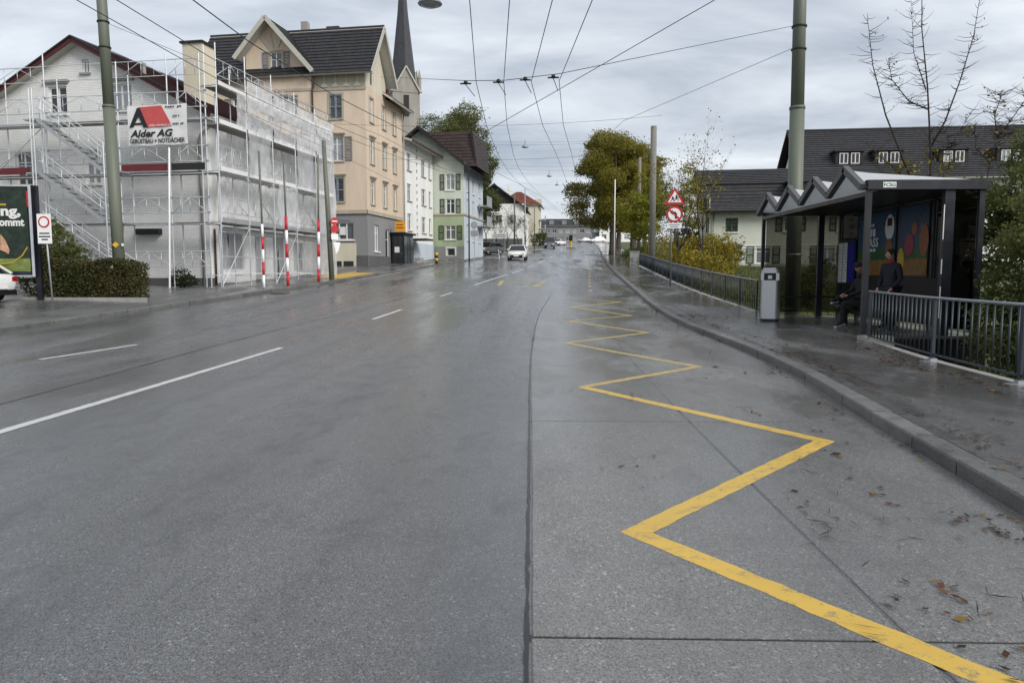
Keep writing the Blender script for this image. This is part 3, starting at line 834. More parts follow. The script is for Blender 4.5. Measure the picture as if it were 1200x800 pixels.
def gable_roof(parent, x0, x1, ze, ze2, xr, zr, y0, y1, n, tile, deckmat, over=.5, thick=.16, verge=None):
    """ridge along y; eaves at x0 (ze) and x1 (ze2), ridge at xr, zr"""
    T, D = MB(), MB()
    s0 = (zr - ze) / (xr - x0); s1 = (zr - ze2) / (x1 - xr)
    a0, b0 = x0 - over, x1 + over; za, zb = ze - s0*over, ze2 - s1*over
    roof_plane(T, D, (a0, y1, za), (a0, y0, za), (xr, y0, zr), (xr, y1, zr), n, thick=thick)
    roof_plane(T, D, (b0, y0, zb), (b0, y1, zb), (xr, y1, zr), (xr, y0, zr), n, thick=thick)
    r = T.build('roof', tile, parent, fix=False)
    D.build('roof_deck', deckmat, r)
    MB().tube([(xr, y0, zr+.03), (xr, y1, zr+.03)], .09, 8).build('ridge_tiles', tile if False else 'slate', r)
    if verge:
        for sx, zz_ in ((a0, za), (b0, zb)):
            MB().bar((sx, y0-.03, zz_-.06), (xr, y0-.03, zr-.06), .05, .22).build('verge_board', verge, r)
    return r
def pipe(parent, pts, r, mat, name='downpipe'): return MB().tube(pts, r, 7).build(name, mat, parent, smooth=True)

# ------------------------------------------------------------------ white brick house behind the scaffold
ROT_W = R(-9)
W = thing('brick_house', 'white painted brick house with dark red verge boards behind scaffolding', 'house', (-14.75, 34.0, .98), ROT_W)
HW = 12.65; apx = HW - 6.3                             # facade u runs from the left corner
wu = lambda u: HW + u
sash = dict(frame='white_trim', mull=1, pane='pane_curtain')
gw = [dict(u=wu(-7.56), z=8.02, w=.97, h=1.25, cap='gutter', sill='white_trim', **sash),
      dict(u=wu(-4.22), z=8.05, w=1.1, h=1.2, cap='gutter', sill='white_trim', **sash),
      dict(u=wu(-6.0), z=9.82, w=.36, h=.6, mull=1, sill='gutter', trans=False),
      dict(u=wu(-5.86), z=4.75, w=.78, h=1.55, surround='white_trim', sill='white_trim', mull=1, pane='pane'),
      dict(u=wu(-9.6), z=4.75, w=.9, h=1.55, surround='white_trim', sill='white_trim', mull=1, pane='pane'),
      dict(u=wu(-10.2), z=1.4, w=.9, h=1.4, surround='white_trim', sill='white_trim', mull=1, pane='pane')]
sl = (11.15 - 7.85) / 6.3
facade(W, -HW, 0, 0, HW, .35, 11.3, gw, 'white_brick', clips=[(apx, 11.15, -sl, 1), (apx, 11.15, sl, 1)])
B(-HW-.03, .03, -.05, .3, -1.5, .349).build('plinth', 'render_grey_dark', W)
MB().box(-6.2, -5.5, -.06, .02, .02, .25).build('cellar_window', 'pane', W)
MB().box(-3.6, -2.4, -.28, -.002, 2.35, 2.62).build('vent_box', 'black_enamel', W)
sw = []
for i, uy in enumerate((1.4, 3.5, 5.6, 7.7, 9.4)):
    sw.append(dict(u=uy, z=5.0, w=.85, h=1.45, sill='white_trim', surround='white_trim', shutter=None, mull=1))
    sw.append(dict(u=uy + .1, z=7.15 - .4 + .02, w=.8, h=.55, trans=False, mull=1))
sw += [dict(u=1.9, z=.75, w=2.2, h=1.75, frame='shutter_blue', mull=2, pane='pane_curtain', trans=False), dict(u=4.55, z=.15, w=1.1, h=2.3, frame='black_enamel', mull=0, door=True, trans=False),
       dict(u=6.6, z=.1, w=1.5, h=2.4, frame='black_enamel', mull=1, pane='pane', door=True, trans=False), dict(u=8.8, z=.7, w=1.2, h=1.6, frame='shutter_blue', mull=1)]
facade(W, 0, 0, R(90), 10.6, -1.5, 7.85, [w for w in sw if w['z'] < 3], 'render_white', clips=[(0, 3.0, 0, 1)])
facade(W, .02, 0, R(90), 10.6, 3.0, 7.85, [w for w in sw if w['z'] > 3 ], 'render_white')
B(.002, .05, .35, 10.5, -.9, .12).build('shop_plinth', 'shutter_blue', W)
facade(W, 0, 10.6, R(180), HW, -1.5, 11.3, [], 'render_white', clips=[(HW-apx, 11.15, -sl, 1), (HW-apx, 11.15, sl, 1)])
facade(W, -HW, 10.6, R(270), 10.6, -1.5, 7.85, [], 'render_white')
rW = gable_roof(W, -HW, 0, 7.95, 7.95, -6.3, 11.28, -.42, 10.9, 22, 'tile_plum', 'soffit', over=.55, verge='wood_red')
for s in (-1, 1): MB().bar((-6.3 + s*6.75, -.5, 7.72), (-6.3, -.5, 11.36), .07, .07).build('verge_trim', 'slat_dark', rW)
MB().box(.5, .7, -.3, 10.8, 7.5, 7.62).build('gutter', 'gutter', W)
pipe(W, [(.6, -.25, 7.5), (.55, -.2, 7.25), (-.2, -.1, 6.8), (-.28, -.09, 6.5), (-.28, -.09, -.8)], .055, 'gutter')
pipe(W, [(.09, .3, 2.6), (.09, .3, -.6)], .05, 'pipe_brown')
ch = B(-3.0, -1.95, 3.0, 4.1, 8.2, 11.85).build('chimney', 'render_cream', W)
MB().box(-3.1, -1.85, 2.9, 4.2, 11.85, 11.95).build('chimney_cap', 'slat_dark', ch)
MB().tube([(-3.7, 1.0, 9.2), (-3.7, 1.0, 10.4)], .09, 8).build('vent_pipe', 'gutter', rW)

# ------------------------------------------------------------------ beige corner house with the gable
BG = thing('corner_house', 'tall beige corner house with black tiled roof, gable and grey ground floor', 'house', (-12.05, 55.0, 1.9), R(-8.5))
def bz(y): return (320 - y) / 15.82 + 1.55 - 1.9
W_B = 13.0
bu = lambda x: W_B + ((x - 622) / 870 * 55 + 12.05) / (.989 + .148 * (x - 622) / 870)
bl = dict(smat='shutter_blue', frame='white_trim', surround='stucco_band', sill='stucco_band', pane='pane_curtain')
front = []
for xc in (397, 338, 285):
    front += [dict(u=bu(xc), z=bz(142), w=1.0, h=1.75, shutter='closed' if xc == 397 else 'open', **bl),
              dict(u=bu(xc), z=bz(190), w=1.05, h=1.75, shutter='open', cap='stucco_band', **bl),
              dict(u=bu(xc), z=bz(237), w=1.05, h=1.75, shutter='closed', cap='stucco_band', **bl)]
gnd_w = [dict(u=bu(402), z=bz(281), w=1.75, h=1.25, mull=2, frame='white_trim', trans=False, sill='white_trim'),
         dict(u=bu(340), z=bz(281), w=1.75, h=1.25, mull=2, frame='white_trim', trans=False, sill='white_trim')]
zc_ = bz(250)
facade(BG, -W_B, 0, 0, W_B, -2, zc_, gnd_w, 'render_grey')
facade(BG, -W_B, 0.001, 0, W_B, zc_, bz(109), front, 'render_beige')
# stucco attic band and gable
facade(BG, -W_B, 0.002, 0, W_B, bz(109), 14.55, [], 'stucco_band')
gu0, gu1, gua = bu(296), bu(371), bu(326)
gxl, gxr, gxa = gu0 - W_B, gu1 - W_B, gua - W_B
facade(BG, gxl, -.25, 0, gxr - gxl, zc_ + .1, 20, [dict(u=gxa - gxl + .35, z=bz(92), w=.9, h=1.75, shutter='open', **bl),
       dict(u=bu(338) - gu0, z=bz(142), w=1.0, h=1.75, shutter='open', **bl), dict(u=bu(338) - gu0, z=bz(190), w=1.05, h=1.75, shutter='open', cap='stucco_band', **bl)],
       'render_beige', clips=[(gxa - gxl, bz(30), -1.12, 1), (gxa - gxl, bz(30), 1.12, 1)])
B(gxr, gxr+.001, -.25, .1, zc_, 14.4).build('wall_return', 'render_beige', BG)
B(gxl-.001, gxl, -.25, .1, zc_, 14.4).build('wall_return', 'render_beige', BG)
B(gxl - .02, gxr + .02, -.3, -.255, bz(110), bz(107)).build('string_course', 'stucco_band', BG)
B(gxr + .03, .08, -.06, 0, bz(110), bz(107)).build('string_course', 'stucco_band', BG)
B(-W_B, .1, -.14, -.002, zc_ - .06, zc_ + .22).build('string_course', 'stucco_band', BG)
B(.002, .12, -.14, 8.4, zc_ - .06, zc_ + .22).build('string_course', 'stucco_band', BG)
for k in range(6):                                     # stucco pilaster strips under the eave
    x = gxr + .9 + k * .85
    if x < -.2: MB().box(x-.05, x+.05, -.04, 0, bz(106), 14.3).prism([(x-.3, bz(106)), (x+.3, bz(106)), (x+.05, bz(101)), (x-.05, bz(101))], 'y', -.05, 0).build('stucco_strip', 'soffit', BG)
for dx in (-.9, 0, .9): MB().bar((gxa + .2 + dx*.4, -.29, bz(60)), (gxa + dx*1.1, -.29, bz(44)), .08, .05, (0, 1, 0)).build('stucco_strip', 'soffit', BG)
# street side
side_w = []
for j, uy in enumerate((1.2, 3.9, 6.3)):
    for k, yy in enumerate((142, 190, 237)):
        side_w.append(dict(u=uy, z=bz(yy) - .1, w=.8, h=1.75, mull=1, surround='stucco_band', sill='stucco_band', cap='stucco_band' if k else None, frame='white_trim'))
facade(BG, 0, 0, R(90), 8.4, -2, zc_, [dict(u=1.9, z=1.3, w=1.0, h=2.0, frame='white_trim', mull=1, sill='white_trim'), dict(u=4.3, z=.5, w=.9, h=2.6, frame='white_trim', mull=0)], 'render_grey')
facade(BG, .001, 0, R(90), 8.4, zc_, 13.2, side_w, 'render_beige')
facade(BG, .002, 0, R(90), 4.4, 13.2, 18.3, [dict(u=1.4, z=13.5, w=.8, h=1.4, mull=0, frame='white_trim')], 'render_cream', clips=[(2.2, 17.75, -1.6, 1), (2.2, 17.75, 1.6, 1)])
facade(BG, 0, 8.4, R(180), W_B, -2, 13.2, [], 'render_beige'); facade(BG, -W_B, 8.4, R(270), 8.4, -2, 14.4, [], 'render_beige')
B(.003, .05, .25, 8.3, -2, .95).build('plinth', 'render_grey_dark', BG)
B(-2.6, .05, -.05, -.003, -2, .95).build('plinth', 'render_grey_dark', BG)
for xx in (402, 340):
    u_ = bu(xx) - W_B
    MB().box(u_-1.05, u_+1.05, -.08, -.003, -1.4, bz(285)).build('window_apron', 'render_cream', BG)
    MB().box(u_-.85, u_-.08, -.11, -.082, bz(316), bz(306)).box(u_+.08, u_+.85, -.11, -.082, bz(316), bz(306)).build('cellar_window', 'pane', BG)
    B(u_-.2, u_+.25, -.02, -.001, bz(281)+.35, bz(281)+.95).build('notice', 'poster_white', BG)
# roofs: cross gable over the front, main roof along the front
T, D = MB(), MB()
ezf, zr_ = 14.45, 17.95
roof_plane(T, D, (-W_B-.4, -.7, ezf-.45), (.75, -.7, ezf-.45), (.75, 2.2, zr_), (-W_B-.4, 2.2, zr_), 14)
roof_plane(T, D, (.75, 5.0, ezf-.3), (-W_B-.4, 5.0, ezf-.3), (-W_B-.4, 2.2, zr_), (.75, 2.2, zr_), 14)
rB = T.build('roof', 'tile_black', BG, fix=False); D.build('roof_deck', 'soffit', rB)
MB().tube([(-W_B-.4, 2.2, zr_+.04), (.75, 2.2, zr_+.04)], .1, 8).build('ridge_tiles', 'slate', rB)
MB().bar((.78, -.7, ezf-.55), (.78, 2.2, zr_-.1), .06, .3).bar((.78, 2.2, zr_-.1), (.78, 5, ezf-.4), .06, .3).build('verge_board', 'soffit', rB)
T, D = MB(), MB(); zt = bz(27)
for sx, xe in ((-1, gxl - .45), (1, gxr + .5)):
    zz_ = zt - 1.12 * abs(xe - gxa)
    if sx < 0: roof_plane(T, D, (xe, 3.0, zz_), (xe, -1.1, zz_), (gxa, -1.1, zt), (gxa, 3.0, zt), 13)
    else: roof_plane(T, D, (xe, -1.1, zz_), (xe, 3.0, zz_), (gxa, 3.0, zt), (gxa, -1.1, zt), 13)
rg = T.build('gable_roof', 'tile_black', BG, fix=False); D.build('roof_deck', 'soffit', rg)
for xe in (gxl - .45, gxr + .5):
    zz_ = zt - 1.12 * abs(xe - gxa)
    MB().bar((xe, -1.13, zz_-.1), (gxa, -1.13, zt-.12), .08, .32).build('verge_board', 'soffit', rg)
MB().box(gxa+1.2, gxa+1.7, 2.2, 2.7, zr_-.6, zr_+.75).build('chimney', 'stone_grey', rB)
MB().box(-3.9, -2.9, 2.3, 3.0, zr_-.3, zr_+.3).build('chimney', 'slate', rB)
T, D = MB(), MB()
roof_plane(T, D, (.9, 3.6, 13.05), (.9, 9.0, 13.05), (-2.5, 7.8, 15.2), (-2.5, 3.6, 15.2), 11)
roof_plane(T, D, (.9, 9.0, 13.05), (-W_B, 9.0, 13.05), (-W_B, 7.0, 15.2), (-2.5, 7.8, 15.2), 8)
rb2 = T.build('rear_roof', 'tile_brown', BG, fix=False); D.build('roof_deck', 'soffit', rb2)
facade(BG, -.35, 4.6, R(90), 1.7, 13.1, 15.0, [dict(u=.85, z=13.4, w=.8, h=1.1, mull=0, frame='wood_red')], 'wood_red')
B(-2.6, -.2, 4.4, 6.5, 15.0, 15.15).build('dormer_roof', 'tile_brown', BG)
pipe(BG, [(gxr+.25, -.5, 14.0), (gxr+.2, -.3, 13.4), (gxr+.12, -.36, 12.9), (gxr+.12, -.36, -1.0)], .07, 'pipe_brown')
pipe(BG, [(.15, 8.3, 13.0), (.15, 8.3, -1.0)], .06, 'gutter')
# glazed black porch with an orange sign above
por = B(.15, 1.15, 4.9, 7.4, -.2, 2.75).build('porch', 'black_frame', BG)
MB().box(0.05, 1.35, 4.75, 7.6, 2.75, 2.9).build('porch_roof', 'black_enamel', por)
for a, b in ((.22, .62), (.68, 1.08)): B(a, b, 4.87, 4.897, .1, 2.6).build('porch_pane', 'pane', por)
for k in range(3): B(1.153, 1.18, 5.0 + k*.8, 5.7 + k*.8, .1, 2.6).build('porch_pane', 'pane', por)
B(.4, .8, 4.85, 4.866, 1.3, 1.75).build('notice', 'poster_white', por)
B(.1, 1.3, 4.75, 7.5, -1.4, -.2).build('porch_step', 'concrete', por)
osg = B(.55, 1.35, 4.6, 4.72, 2.95, 3.75).build('shop_sign', 'orange_sign', BG)
for zz_, ww in ((3.45, .5), (3.22, .6)): B(.95-ww/2, .95+ww/2, 4.585, 4.599, zz_, zz_+.06).build('lettering', 'wood_red', osg)
B(-2.3, -1.3, -.04, -.004, bz(259), bz(256)).build('street_name_plate', 'shutter_blue', BG)
pipe(BG, [(1.5, 7.4, .6), (1.9, 9.6, -.3)], .03, 'galv', 'handrail'); MB().box(1.3, 2.2, 8.2, 9.8, -1.5, .1).build('planter', 'black_enamel', BG)

# ------------------------------------------------------------------ white apartment block and green house
WB = thing('apartment_block', 'plain white apartment block with plum roof edge beside the beige house', 'building', (-10.8, 63.5, 2.25), R(-8.5))
ww_ = []
for z in (3.0, 5.55, 8.15):
    for u, w in ((1.6, 1.15), (5.9, 1.3), (8.0, .75)):
        ww_.append(dict(u=u, z=z, w=w, h=1.45, mull=1 if w > 1 else 0, frame='white_trim', sill='stucco_band', shutter=None, pane='pane_curtain' if u < 2 else 'pane'))
for k in range(13): ww_.append(dict(u=3.9, z=2.6 + k*.62, w=.42, h=.3, blank=True))
ww_ += [dict(u=2.4, z=.2, w=1.1, h=1.6, mull=0, frame='white_trim', trans=False)]
facade(WB, 0, 0, R(90), 9.0, 2.0, 10.6, [w for w in ww_ if w['z'] > 2.1], 'render_white')
facade(WB, .06, 0, R(90), 9.0, -2, 2.0, [w for w in ww_ if w['z'] < 2.1], 'render_blue_white')
for k in range(13): B(-.14, -.1, 3.7, 4.1, 2.62 + k*.62, 2.88 + k*.62).build('vent_window', 'black_enamel', WB)
facade(WB, -11, 0, 0, 11.0, -2, 10.6, [], 'render_white'); facade(WB, 0, 9.0, R(180), 11, -2, 10.6, [], 'render_white')
T, D = MB(), MB(); roof_plane(T, D, (.9, -.2, 10.45), (.9, 9.3, 10.45), (-5.5, 9.3, 12.4), (-5.5, -.2, 12.4), 16); rw = T.build('roof', 'tile_brown', WB, fix=False); D.build('roof_deck', 'soffit', rw)
MB().box(.86, 1.0, -.2, 9.3, 10.28, 10.42).build('gutter', 'pipe_brown', WB)
MB().box(.1, 1.6, 1.4, 3.4, 2.15, 2.3).build('porch_roof', 'black_enamel', WB)
MB().box(.1, 1.3, .1, 1.4, -1.6, .6).build('entrance_steps', 'concrete', WB)

GH = thing('green_house', 'pale green house with dark shutters and green painted ground floor', 'house', (-6.45, 72.2, 2.8), R(-8))
gz = lambda y: (320 - y) * 72.2 / 870 + 1.55 - 2.8
gl_ = dict(smat='shutter_dark', frame='white_trim', shutter='open', sill='white_trim', mull=1)
GWW = 9.0
fr_ = [dict(u=GWW-1.35, z=gz(224), w=.85, h=1.5, **gl_), dict(u=GWW-1.35, z=gz(251), w=.85, h=1.4, **gl_), dict(u=GWW-4.6, z=gz(224), w=.85, h=1.5, **gl_)]
facade(GH, -GWW, 0, 0, GWW, gz(252), 13.8, fr_, 'render_pale_green', clips=[(GWW-4.3, 12.6, -.78, 1), (GWW-4.3, 12.6, .78, 1)])
facade(GH, -GWW, -.02, 0, GWW, gz(289), gz(252), [dict(u=GWW-1.35, z=gz(281), w=1.0, h=1.35, **gl_)], 'render_green')
facade(GH, -GWW, -.04, 0, GWW, -2.5, gz(289), [dict(u=GWW-1.3, z=gz(300), w=.8, h=.75, frame='white_trim', mull=0, surround='white_trim', trans=False)], 'render_grey')
B(-GWW, .06, -.1, -.022, gz(253), gz(251)).build('string_course', 'stucco_band', GH); B(.002, .1, 0, 9, gz(253), gz(251)).build('string_course', 'stucco_band', GH)
sg = []
for z in (gz(224), gz(251), gz(281)):
    for u in (1.6, 4.2, 7.2): sg.append(dict(u=u, z=z, w=.85, h=1.5, mull=1, frame='white_trim', sill='white_trim'))
facade(GH, 0, 0, R(90), 9.0, -2.5, 9.3, sg, 'render_blue_white'); facade(GH, 0, 9, R(180), GWW, -2.5, 9.3, [], 'render_white')
rG = gable_roof(GH, -GWW+.4, 0, 9.3, 9.25, -4.3, 12.65, -.75, 9.4, 20, 'tile_brown', 'slat_dark', over=.9, verge='slat_dark')
T, D2 = MB(), MB()
roof_plane(T, D2, (1.0, 1.2, 9.1), (1.0, 7.6, 9.1), (.55, 7.6, 12.5), (.55, 1.2, 12.5), 11)
roof_plane(T, D2, (-3.9, 1.2, 9.1), (1.0, 1.2, 9.1), (.55, 1.6, 12.5), (-3.9, 1.6, 12.5), 11)
roof_plane(T, D2, (-3.9, 1.6, 12.5), (.55, 1.6, 12.5), (.3, 4.4, 13.0), (-3.9, 4.4, 13.0), 5)
d2 = T.build('dormer', 'tile_brown', GH, fix=False); D2.box(-3.9, .5, 1.75, 7.5, 9.0, 12.4); D2.build('dormer_core', 'slat_dark', d2)
for z in (gz(262), gz(237)):
    bal = MB().box(.05, 1.1, 6.0, 8.6, z, z+.12).build('balcony', 'concrete', GH)
    m = MB()
    for k in range(12): m.box(1.05, 1.08, 6.0 + k*.23, 6.03 + k*.23, z+.12, z+1.05)
    m.box(1.04, 1.09, 6.0, 8.6, z+1.05, z+1.1); m.build('balustrade', 'galv', bal)
MB().box(.1, 2.2, 7.0, 9.2, -2.2, .4).build('entrance_steps', 'concrete', GH)
pipe(GH, [(2.1, 6.9, 1.2), (2.6, 4.8, -.2)], .03, 'white_enamel', 'handrail')

# ------------------------------------------------------------------ church tower far behind
CHU = thing('church_tower', 'grey stone church tower with slender dark slate spire behind the beige house', 'church', (-25.2, 150, 6.5), R(20))
cw = 2.65; zt = 30.5
B(-cw, cw, -cw, cw, -3, zt).build('tower', 'stone_grey', CHU)
for a in range(4):
    rz = a * math.pi / 2
    g = MB().prism([(-cw, zt-.5), (cw, zt-.5), (0, zt + 4.2)], 'y', -cw-.1, -cw+.5).build('gable', 'stone_grey', CHU, rot=(0, 0, rz))
    MB().bar((-cw-.15, -cw-.2, zt-.4), (0, -cw-.2, zt+4.4), .5, .25).bar((cw+.15, -cw-.2, zt-.4), (0, -cw-.2, zt+4.4), .5, .25).build('coping', 'soffit', g)
    B(-.5, .5, -cw-.14, -cw-.1, zt-5, zt-1).build('belfry_opening', 'slat_dark', CHU, rot=(0, 0, rz))
    MB().lathe([(.3, 0), (.35, 2.4), (.02, 4.0)], 8).build('pinnacle', 'stone_grey', CHU, loc=(cw*(1 if a in (0, 3) else -1), cw*(1 if a < 2 else -1), zt))
sp_ = MB(); sp_.lathe([(2.75, zt+.5), (1.9, zt+7.5), (1.05, zt+15), (.08, zt+27)], 8); sp_.build('spire', 'slate', CHU)

# ------------------------------------------------------------------ far houses on the left
H1 = thing('gable_house', 'white house with big dark brown gable behind the bare trees', 'house', (-1.35, 136, 6.2), R(-3))
h1z = lambda y: (320 - y) * 136 / 870 + 1.55 - 6.2
facade(H1, -9.5, 0, 0, 9.5, -2, h1z(240), [dict(u=x, z=h1z(249), w=1.1, h=1.2, mull=1, frame='shutter_dark') for x in (2.6, 4.6)] + [dict(u=x, z=h1z(262), w=1.1, h=1.4, mull=1, frame='white_trim') for x in (2.4, 5.0, 7.6)], 'render_white')
facade(H1, -9.5, -.02, 0, 9.5, h1z(240), h1z(217)+.1, [dict(u=4.3, z=h1z(236), w=1.2, h=1.1, mull=1, frame='white_trim', pane='pane_curtain', trans=False)], 'slat_dark', clips=[(4.2, h1z(217), -.75, 1), (4.2, h1z(217), .75, 1)])
facade(H1, 0, 0, R(90), 16, -2, h1z(250), [dict(u=u, z=4.6, w=1, h=1.3, mull=1) for u in (2, 5, 8, 11)], 'render_white')
gable_roof(H1, -9.5, 0, h1z(217)-3.15, h1z(217)-4, -5.3, h1z(217), -.6, 16, 16, 'tile_brown', 'slat_dark', over=.5)
B(-9.4, -.2, -.25, -.03, -2, 1.6).build('garage_front', 'render_grey_dark', H1)
H2 = thing('cream_house', 'cream house with red hipped roof and side balconies down the street', 'house', (1.55, 171, 8.2), R(-4))
h2z = lambda y: (320 - y) * 171 / 870 + 1.55 - 8.2
facade(H2, -9, 0, 0, 9, -2, h2z(241), [dict(u=x, z=h2z(y), w=1.3, h=1.6, mull=1, frame='white_trim') for x in (3.5, 6.2) for y in (252, 264, 276)], 'render_yellow')
facade(H2, 0, 0, R(90), 13, -2, h2z(241), [dict(u=u, z=h2z(y), w=1.1, h=1.6, mull=1) for u in (2, 5, 8) for y in (252, 264, 276)], 'render_cream')
T, D = MB(), MB(); ze = h2z(241)
roof_plane(T, D, (-9.6, -.6, ze), (.8, -.6, ze), (-4.2, 4, ze+3.3), (-5.2, 4, ze+3.3), 12)
roof_plane(T, D, (.8, -.6, ze), (.8, 13.6, ze), (-4.2, 9, ze+3.3), (-4.2, 4, ze+3.3), 12)
roof_plane(T, D, (-9.6, 13.6, ze), (-9.6, -.6, ze), (-5.2, 4, ze+3.3), (-5.2, 9, ze+3.3), 12)
r2 = T.build('roof', 'tile_red', H2, fix=False); D.build('roof_deck', 'soffit', r2)
MB().box(-7.2, -6.5, 2, 2.8, ze+1, ze+4.4).build('chimney', 'render_white', r2); MB().box(-.9, .6, 3, 5.5, ze-.2, ze+1.5).build('dormer', 'render_cream', r2)
for y in (258, 268, 278): MB().box(.05, 1.5, 3, 7, h2z(y), h2z(y)+.15).box(1.42, 1.5, 3, 7, h2z(y)+.15, h2z(y)+1.1).build('balcony', 'galv_dull', H2)
H3 = thing('long_grey_building', 'long low grey building closing the far end of the street', 'building', (1, 262, 11.6), 0)
facade(H3, -2, 0, 0, 24, -3, 6.4, [dict(u=2 + 2.4*k, z=z, w=1.5, h=1.3, mull=1, frame='white_trim', trans=False) for k in range(9) for z in (1.2, 3.9)], 'render_grey')
T, D = MB(), MB(); roof_plane(T, D, (-2.5, -.6, 6.3), (22.5, -.6, 6.3), (22.5, 6, 9.2), (-2.5, 6, 9.2), 8); r3 = T.build('roof', 'tile_grey', H3, fix=False); D.build('roof_deck', 'soffit', r3)
for k in range(5): MB().box(1 + k*4.4, 2.6 + k*4.4, .6, 3, 6.8, 8.3).build('dormer', 'render_grey', r3)
MB().box(14, 14.9, 4, 5, 8, 10.6).build('chimney', 'render_white', r3)
H4 = thing('balcony_building', 'pale building with stacked balconies at the street end behind parked cars', 'building', (21.5, 236, 11.4), R(6))
facade(H4, 0, 0, 0, 10, -3, 9, [dict(u=1.5 + 2.4*k, z=z, w=1.5, h=1.5, mull=1, frame='white_trim') for k in range(4) for z in (.8, 3.6, 6.4)], 'render_white')
facade(H4, 0, 12, R(270), 12, -3, 9, [dict(u=1.5 + 2.6*k, z=z, w=1.4, h=1.5, mull=1, frame='white_trim') for k in range(4) for z in (.8, 3.6, 6.4)], 'render_grey')
T, D = MB(), MB(); roof_plane(T, D, (-.8, -.8, 8.8), (10.8, -.8, 8.8), (10.8, 6, 11.4), (2, 6, 11.4), 8); roof_plane(T, D, (-.8, 12, 8.8), (-.8, -.8, 8.8), (2, 6, 11.4), (2, 7, 11.4), 8); r4 = T.build('roof', 'tile_grey', H4, fix=False); D.build('roof_deck', 'soffit', r4)
for z in (2.9, 5.7): MB().box(-1.6, -.02, 1, 6, z, z+.15).box(-1.6, -1.52, 1, 6, z+.15, z+1.1).box(-1.5, -.02, .92, 1, z+.15, z+1.1).build('balcony', 'galv_dull', H4)

# ------------------------------------------------------------------ houses on the right
HA = thing('shingle_house', 'pale house with green shutters and low hipped lean-to roof beyond the railing', 'house', (14.15, 60, 2.2), R(-8))
az = lambda y: (320 - y) * 60 / 870 + 1.55 - 2.2
sgd = dict(smat='shutter_green', frame='white_trim', mull=1, sill='white_trim')
facade(HA, 0, 0, 0, 14, -2, az(250), [dict(u=1.75, z=az(273), w=.95, h=1.1, shutter='closed', **sgd), dict(u=6.2, z=az(273), w=.95, h=1.1, shutter='open', **sgd), dict(u=10.2, z=az(273), w=.95, h=1.1, shutter='open', **sgd),
        dict(u=4.2, z=az(309), w=1.1, h=1.35, shutter='open', **sgd), dict(u=9, z=az(309), w=1.1, h=1.35, shutter='open', **sgd)], M('shingle_pale', (.56, .58, .5), .85, .08, .8, bmp=.3, bscale=9).name)
facade(HA, 0, 9, R(270), 9, -2, az(228), [dict(u=8.0, z=az(273), w=.8, h=1.3, shutter='open', **sgd), dict(u=7.6, z=az(249)+.1, w=.7, h=1.1, shutter='open', **sgd), dict(u=8.0, z=az(309), w=.8, h=1.35, shutter='open', **sgd)], 'render_white')
for z in (az(289), az(291.5)): B(0, 14, -.05, -.003, z, z+.05).build('string_course', 'render_white', HA)
T, D = MB(), MB()
roof_plane(T, D, (-.6, -.9, az(250)), (14, -.9, az(250)), (14, 3.0, az(229)), (3.6, 3.0, az(229)), 9)
roof_plane(T, D, (-.6, 3.2, az(248)), (-.6, -.9, az(250)), (3.6, 3.0, az(229)), (3.6, 3.2, az(229)), 9)
ra = T.build('lean_to_roof', 'tile_grey', HA, fix=False); D.build('roof_deck', 'slat_dark', ra)
facade(HA, -.05, 2.95, 0, 14, az(250)-.3, az(243), [], 'render_white')
T, D = MB(), MB()
roof_plane(T, D, (-.75, 2.3, az(244)), (14, 2.3, az(244)), (14, 3.5, az(214)), (-.75, 3.5, az(214)), 7)
roof_plane(T, D, (-.75, 3.4, az(213)), (14, 3.4, az(213)), (14, 6.4, az(186)-.3), (-.75, 6.4, az(186)-.3), 9)
roof_plane(T, D, (14, 10, az(213)), (-.75, 10, az(213)), (-.75, 6.4, az(186)-.3), (14, 6.4, az(186)-.3), 9)
ra2 = T.build('roof', 'tile_black', HA, fix=False); D.build('roof_deck', 'slat_dark', ra2)
facade(HA, 0, 9.4, R(270), 6.3, az(250), az(190), [], 'render_white', clips=[(2.9, az(188), .75, 1), (2.9, az(188), -.75, 1)])
facade(HA, 6.3, 2.25, 0, 2.6, az(226), az(214), [dict(u=.7, z=az(225), w=.75, h=.7, mull=1, frame='white_trim', trans=False), dict(u=1.9, z=az(225), w=.75, h=.7, mull=1, frame='white_trim', trans=False)], 'slat_dark')
MB().box(6.2, 9.0, 2.1, 3.6, az(214), az(212.5)).build('dormer_roof', 'tile_grey', HA)
pipe(HA, [(.35, -.15, az(251)), (.35, -.15, -1)], .05, 'gutter')
B(3.0, 12, -2.2, -.6, -1.5, .05).build('terrace', 'concrete', HA)

HB = thing('long_roof_house', 'long house with huge black tiled roof and small dormers behind the shelter', 'house', (25.0, 69, 2.6), R(-6))
hz = lambda y: (320 - y) * 69 / 870 + 1.55 - 2.6
facade(HB, 0, 0, 0, 30, -2, hz(215), [dict(u=2 + 3.2*k, z=hz(240), w=1.0, h=1.2, shutter='open', **sgd) for k in range(9)] + [dict(u=2 + 3.2*k, z=hz(288), w=1.0, h=1.35, shutter='open', **sgd) for k in range(9)], 'render_white')
facade(HB, 0, 12, R(270), 12, -2, hz(170), [], 'render_white', clips=[(6, hz(158), .9, 1), (6, hz(158), -.9, 1)])
T, D = MB(), MB()
roof_plane(T, D, (-.6, -.8, hz(214)), (31, -.8, hz(214)), (31, 6, hz(157)+.9), (-.6, 6, hz(157)+.9), 22)
roof_plane(T, D, (31, 12.8, hz(214)), (-.6, 12.8, hz(214)), (-.6, 6, hz(157)+.9), (31, 6, hz(157)+.9), 22)
rb = T.build('roof', 'tile_black', HB, fix=False); D.build('roof_deck', 'slat_dark', rb)
MB().tube([(-.6, 6, hz(157)+.95), (31, 6, hz(157)+.95)], .1, 8).build('ridge_tiles', 'slate', rb)
